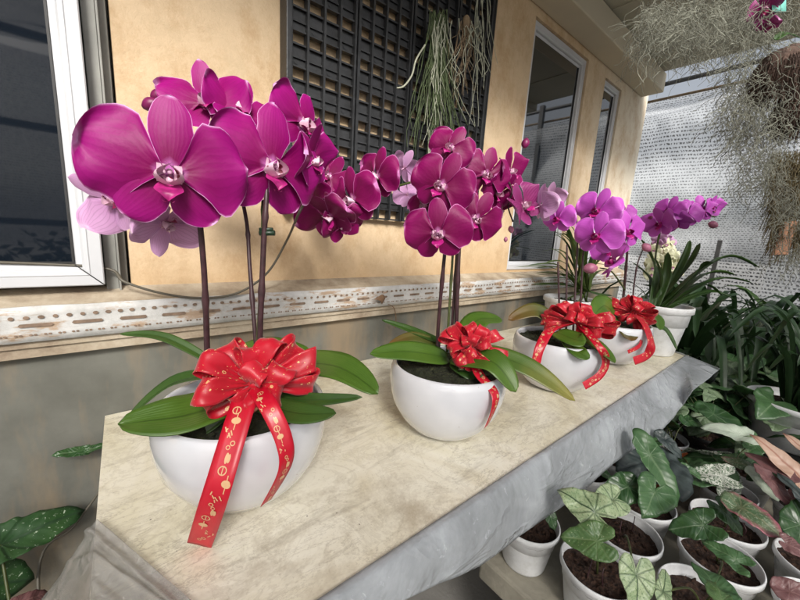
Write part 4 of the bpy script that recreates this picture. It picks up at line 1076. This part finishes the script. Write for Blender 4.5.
strappy(lc.x,lc.y,BZ+.12,.42,46,.012,'white rimmed pot of dark grassy leaves at the right edge',.34,'darkstrap','potplast',.15,.17)
strappy(2.35,.42,0,.95,60,.020,'dark arching strap plant directly behind the table end',.45,'darkstrap','darkpot',.16,.3)
strappy(2.75,.20,0,1.0,60,.022,'tall dark strap plant in the middle of the far row',.5)
strappy(2.85,-.15,.0,1.05,60,.022,'tall dark strap plant at the far right',.5)
strappy(2.60,.75,0,.9,46,.02,'dark strap plant beside the house corner',.45)
strappy(3.4,.55,0,1.0,46,.025,'dark strap plant farther back towards the net',.5)
strappy(3.5,.05,0,1.0,46,.03,'broad strap plant farther back at the right',.5,'strap')
MB().box(lc.x-.16,lc.x+.16,lc.y-.14,lc.y+.14,BZ+.002,BZ+.12).build('crate',M['darkpot'],None,smooth=False,org=V((2.1,-.03,BZ)))
tag(bpy.data.objects['crate'],'low black crate raising the white rimmed grassy pot','crate')
# ------------------------------------------------------------------ plant at the near left, below the table
pl=thing('caladium_plant','dark green leaves flecked with white by the grey wall at near left','potted plant',(-.12,.62,.004))
c=V((-.12,.62,.004)); mb=MB(); cup(mb,c,.14,.28); mb.build('pot',M['darkpot'],pl); soil(pl,c,.125,.235)
bl=c+V((0,0,.24))
hleaf(pl,onw(0,545,.90),onw(86,507,.95),'wallspeck',up*.55-FW*.8,'lance',1.15,.1,.05); hleaf(pl,onw(-45,590,.88),onw(38,580,.92),'wallspeck',up*.5-FW*.8,'heart',1.0,.1,.05)
hleaf(pl,onw(22,602,.80),onw(52,590,.82),'rose',up*.5-FW*.8,'lance',1.1)
pet(pl,bl,onw(0,545,.90),.003); pet(pl,bl,onw(-45,590,.88),.003)
stem(pl,[bl,onw(38,577,.94),onw(75,525,.955),onw(104,482,.965),onw(111,440,.97)],.0035,.002,'cable','leaf_stalk',nodes=False)
hleaf(pl,onw(80,451,.96),onw(53,454,.95),'dark',up*.5-FW*.8,'lance',1.0); hleaf(pl,onw(90,449,.96),onw(112,442,.965),'dark',up*.7-FW*.6,'lance',.8)
# ------------------------------------------------------------------ spanish moss and hanging things
def mossclump(label,boxes,n,depth,length,seed,curl=.03):
    o=thing('spanish_moss',label,'hanging moss',P(boxes[0][0],boxes[0][1],depth),'silver grey moss hanging at the upper right')
    rs=random.Random(seed); mb=MB()
    for i in range(n):
        bx=rs.choice(boxes); px=rs.uniform(bx[0],bx[2]); py=rs.uniform(bx[1],bx[3]); d=depth+rs.uniform(-.15,.15)
        p=P(px,py,d); v=V((rs.uniform(-1,1),rs.uniform(-.6,.6),-rs.uniform(.2,1.1))).normalized(); L=length*rs.uniform(.5,1.2); seg=9; pts=[p]
        ph=rs.uniform(0,9); fr=rs.uniform(.8,2.0)
        for k in range(seg):
            v=(v+V((rs.uniform(-.5,.5),rs.uniform(-.5,.5),rs.uniform(-.42,.22)))).normalized()
            q=pts[-1]+v*L/seg+V((math.sin(k*fr+ph),math.cos(k*fr+ph),0))*curl*.22
            pts.append(q)
        r=rs.uniform(.00045,.0009); mb.tube(pts,r,3,cap=False)
    mb.build('strands',M['spanish'],o)
    return o
mossclump('grey moss tangle hanging under the eave at top right',[(650,-10,800,20),(690,0,770,45)],820,1.15,.13,1)
mossclump('long grey moss beard hanging beside the net',[(722,40,800,130),(735,70,785,185)],1050,1.15,.12,2)
mossclump('thin wisps of grey moss reaching across the eave',[(640,0,700,35)],330,1.12,.16,3,.05)
mossclump('lower brown grey moss mass at the right edge',[(765,150,805,215),(775,190,805,260)],450,1.25,.11,4)
hs=thing('hanging_stub','dark trunk section the moss hangs from at the upper right','hanging log',P(775,-20,1.2))
MB().tube([P(640,-40,1.25),P(720,-25,1.2),P(800,-15,1.15),P(860,20,1.1)],.02,10).build('log',M['bark'],hs)
for hx,hy,r,lab in ((782,72,.062,'hairy brown coir ball hanging among the moss, the upper one'),(800,108,.050,'hairy brown coir ball at the right edge, the lower one')):
    c=P(hx,hy,1.08); o=thing('coir_ball',lab,'coir ball',c,'hairy coir balls')
    mb=MB(); mb.grid(lambda u,v:c+V((math.sin(PI*u)*math.cos(2*PI*v),math.sin(PI*u)*math.sin(2*PI*v),1.15*math.cos(PI*u)))*r*(1+.12*noise.noise(V((u*5,v*6,hx)))),16,24); mb.build('ball',M['coir'],o)
    hh=MB()
    for i in range(1000):
        d=V((U(-1,1),U(-1,1),U(-1,1))).normalized(); p=c+d*r*.97; q=p+(d*.4+V((0,0,-.9))).normalized()*U(.02,.06); hh.tube([p,(p+q)/2+d*.006,q],.0009,3,cap=False)
    hh.build('fibres',M['coir'],o)
wd=thing('bark_mount','split piece of reddish bark wrapped in brown fern hair at the right edge','bark mount',P(783,250,1.25))
bm=MB(); 
def barkf(u,v):
    p=P(790,222,1.22).lerp(P(779,255,1.22),u); a=2*PI*v; return p+RT*(.025*math.cos(a)*(1+.2*noise.noise(V((u*4,v*7,1)))))+FW*(.014*math.sin(a))
bm.grid(barkf,10,14); bm.build('bark',M['bark'],wd)
hh=MB()
for i in range(1300):
    p=P(U(772,812),U(150,238),1.25+U(-.06,.06)); q=p+V((U(-.03,.03),U(-.02,.02),-U(.03,.10))); hh.tube([p,(p+q)/2+V((U(-.01,.01),0,0)),q],.0011,3,cap=False)
hh.build('fern_hair',simple('olive brown fern hair',(.11,.085,.04),.85,.4,20),wd)
dk=thing('hanging_orchid','small dark magenta bloom with teal tag among the moss at the top edge','orchid',P(768,12,1.1))
flower(dk,P(764,8,1.05),.045,yaw=20,pitch=-20,roll=30,kind='half',mat='pet_back',lip='lip_dark'); flower(dk,P(770,24,1.05),.03,yaw=-20,pitch=-40,kind='half',mat='pet_back',lip='lip_dark')
MB().grid(lambda u,v:P(772+14*u,-4+16*v,1.04),2,2).build('tag',simple('teal tag',(.14,.42,.36),.5),dk,solid=.001)
leaf(dk,[P(775,40,1.05),P(785,34,1.05),P(800,38,1.05)],.012,'strap')
# ------------------------------------------------------------------ shade net enclosure
def netsheet(name,label,org,eu,ev,Lu,Lv,mat,amp=.05,nu=60,nv=60,folds=6):
    org=V(org);eu=V(eu);ev=V(ev);nn=eu.cross(ev).normalized(); mb=MB(); vs=[];uv=[]
    for i in range(nu+1):
        for j in range(nv+1):
            u=i/nu*Lu;v=j/nv*Lv
            sag=.10*math.sin(u*1.3)+.05*math.sin(u*3.1+1)+.04*noise.noise(V((u*2.5,v,9)))
            ph=(v+sag+.12*math.sin(v*2.3))*folds
            h=amp*(abs(math.sin(ph))**3)*(1+.6*noise.noise(V((u*1.5,v,5))))+.06*noise.noise(V((u*1.6,v*1.6,0)))+.015*noise.noise(V((u*7,v*9,3)))
            vs.append(org+eu*u+ev*v+nn*h+ev*(.035*math.cos(ph)*amp/.05)); uv.append((u,v))
    w=nv+1; mb.add(vs,[(i*w+j,(i+1)*w+j,(i+1)*w+j+1,i*w+j+1) for i in range(nu) for j in range(nv)],uv)
    return tag(mb.build(name,M[mat],None,org=org),label,'shade net','shade nets round the nursery')
netsheet('shade_net','pale woven shade net curtain hanging beyond the house corner',(4.2,-.6,.32),(0,1,0),(0,0,1),3.4,2.48,'net',.11,110,130)
netsheet('shade_net','darker second shade net layer at the right of the far curtain',(4.05,-3.2,.30),(0,1,0),(0,0,1),3.5,2.3,'net',.05,60,60)
netsheet('shade_net','shade net side screen across the aisle from the house',(-3.5,-3.4,.9),(1,0,0),(0,0,1),7.7,2.0,'net',.05,70,30)
netsheet('shade_net','shade net roof over the aisle away from the house',(-3.5,-3.4,2.95),(1,0,0),(0,1,0),7.6,1.7,'net',.04,60,30)
# hems and rods of the net
for (lab,pts,r,mt_) in (('brown hem rod along the top of the far net',[(4.15,-2.2,zc(1.44)),(4.15,1.8,zc(1.40))],.012,'root_brown'),('dark rail above the far net',[(4.25,-2.6,zc(1.62)),(4.25,2.2,zc(1.56))],.02,'post')):
    mb=MB(); mb.tube(pts,r,8); tag(mb.build('net_rail',M[mt_],None,org=V(pts[0])),lab,'rail')
for i,(x,y,h,lab) in enumerate(((3.95,.60,1.42,'dark post in front of the far net, behind the violet flowers'),(4.1,-.35,2.9,'dark post at the far right of the net'),(-1.2,-3.0,2.95,'post across the aisle, leftmost'),(.9,-3.0,2.95,'post across the aisle, second from left'),(2.6,-3.0,2.95,'post across the aisle, rightmost'))):
    hw=.014 if h<2 else .025; mb=MB(); mb.box(x-hw,x+hw,y-hw,y+hw,.002,h); tag(mb.build('net_post',M['post'],None,smooth=False,org=V((x,y,0))),lab,'post','posts of the net house')
for i,(z,lab) in enumerate(((2.9,'upper beam across the aisle'),(2.1,'middle rail across the aisle'),(1.2,'lower rail across the aisle'))):
    mb=MB(); mb.box(-3.5,4.1,-3.05,-2.98,z-.03,z+.03); tag(mb.build('net_beam',M['post'],None,smooth=False,org=V((0,-3,z))),lab,'beam','beams of the net house')
# shrubs across the aisle and beyond the net
def shrubs(name,label,x0,x1,y0,y1,h,n,seed,col):
    rs=random.Random(seed); mb=MB()
    for i in range(n):
        x=rs.uniform(x0,x1);y=rs.uniform(y0,y1); hh=h*(.6+.5*noise.noise(V((x*1.3,y*1.3,seed)))+.2*rs.random()); z=hh*math.sqrt(rs.random())
        L=rs.uniform(.06,.16); d=V((rs.uniform(-1,1),rs.uniform(-1,1),rs.uniform(-.5,.9))).normalized(); s=d.orthogonal().normalized(); s=Quaternion(d,rs.uniform(0,6))@s
        p=V((x,y,z)); mb.add([p,p+d*L*.5+s*L*.22,p+d*L,p+d*L*.5-s*L*.22],[(0,1,2,3)],[(0,.5),(.5,1),(1,.5),(.5,0)])
    o=mb.build(name,col,None,smooth=False); o['kind']='stuff'; o['label']=label; o['category']='foliage'; return o
shrubs('foliage_bank','dark mass of nursery foliage across the aisle',-3.5,4.0,-3.0,-2.2,1.35,9000,3,M['darkstrap'])
shrubs('background_foliage','green undergrowth low in front of the far net',2.9,4.0,-1.6,1.5,.75,5200,5,M['strap'])
# ------------------------------------------------------------------ light and render settings
w=bpy.data.worlds.new('World'); SC.world=w; w.use_nodes=True; nt=w.node_tree; bg=nt.nodes['Background']
sky=nt.nodes.new('ShaderNodeTexSky'); sky.sky_type='NISHITA'; sky.sun_disc=False
EL,AZ=math.radians(34),math.radians(205)   # azimuth clockwise from +Y
sky.sun_elevation=EL; sky.sun_rotation=AZ; sky.air_density=1.0; sky.dust_density=5; sky.ozone_density=.6
hs_=nt.nodes.new('ShaderNodeHueSaturation'); hs_.inputs['Saturation'].default_value=.35; nt.links.new(sky.outputs[0],hs_.inputs['Color']); nt.links.new(hs_.outputs[0],bg.inputs[0]); bg.inputs[1].default_value=.115
sd=bpy.data.lights.new('sun','SUN'); sd.energy=3.6; sd.angle=math.radians(16); sd.color=(1,.96,.9)
so=bpy.data.objects.new('sun',sd); COL.objects.link(so)
dirv=V((math.sin(AZ)*math.cos(EL),math.cos(AZ)*math.cos(EL),math.sin(EL)))
so.rotation_euler=dirv.to_track_quat('Z','Y').to_euler()
SC.render.engine='CYCLES'
SC.view_settings.view_transform='Standard'; SC.view_settings.look='None'; SC.view_settings.exposure=.5; SC.view_settings.gamma=1
SC.cycles.max_bounces=8; SC.cycles.transparent_max_bounces=16
SC.render.resolution_x=1024; SC.render.resolution_y=768
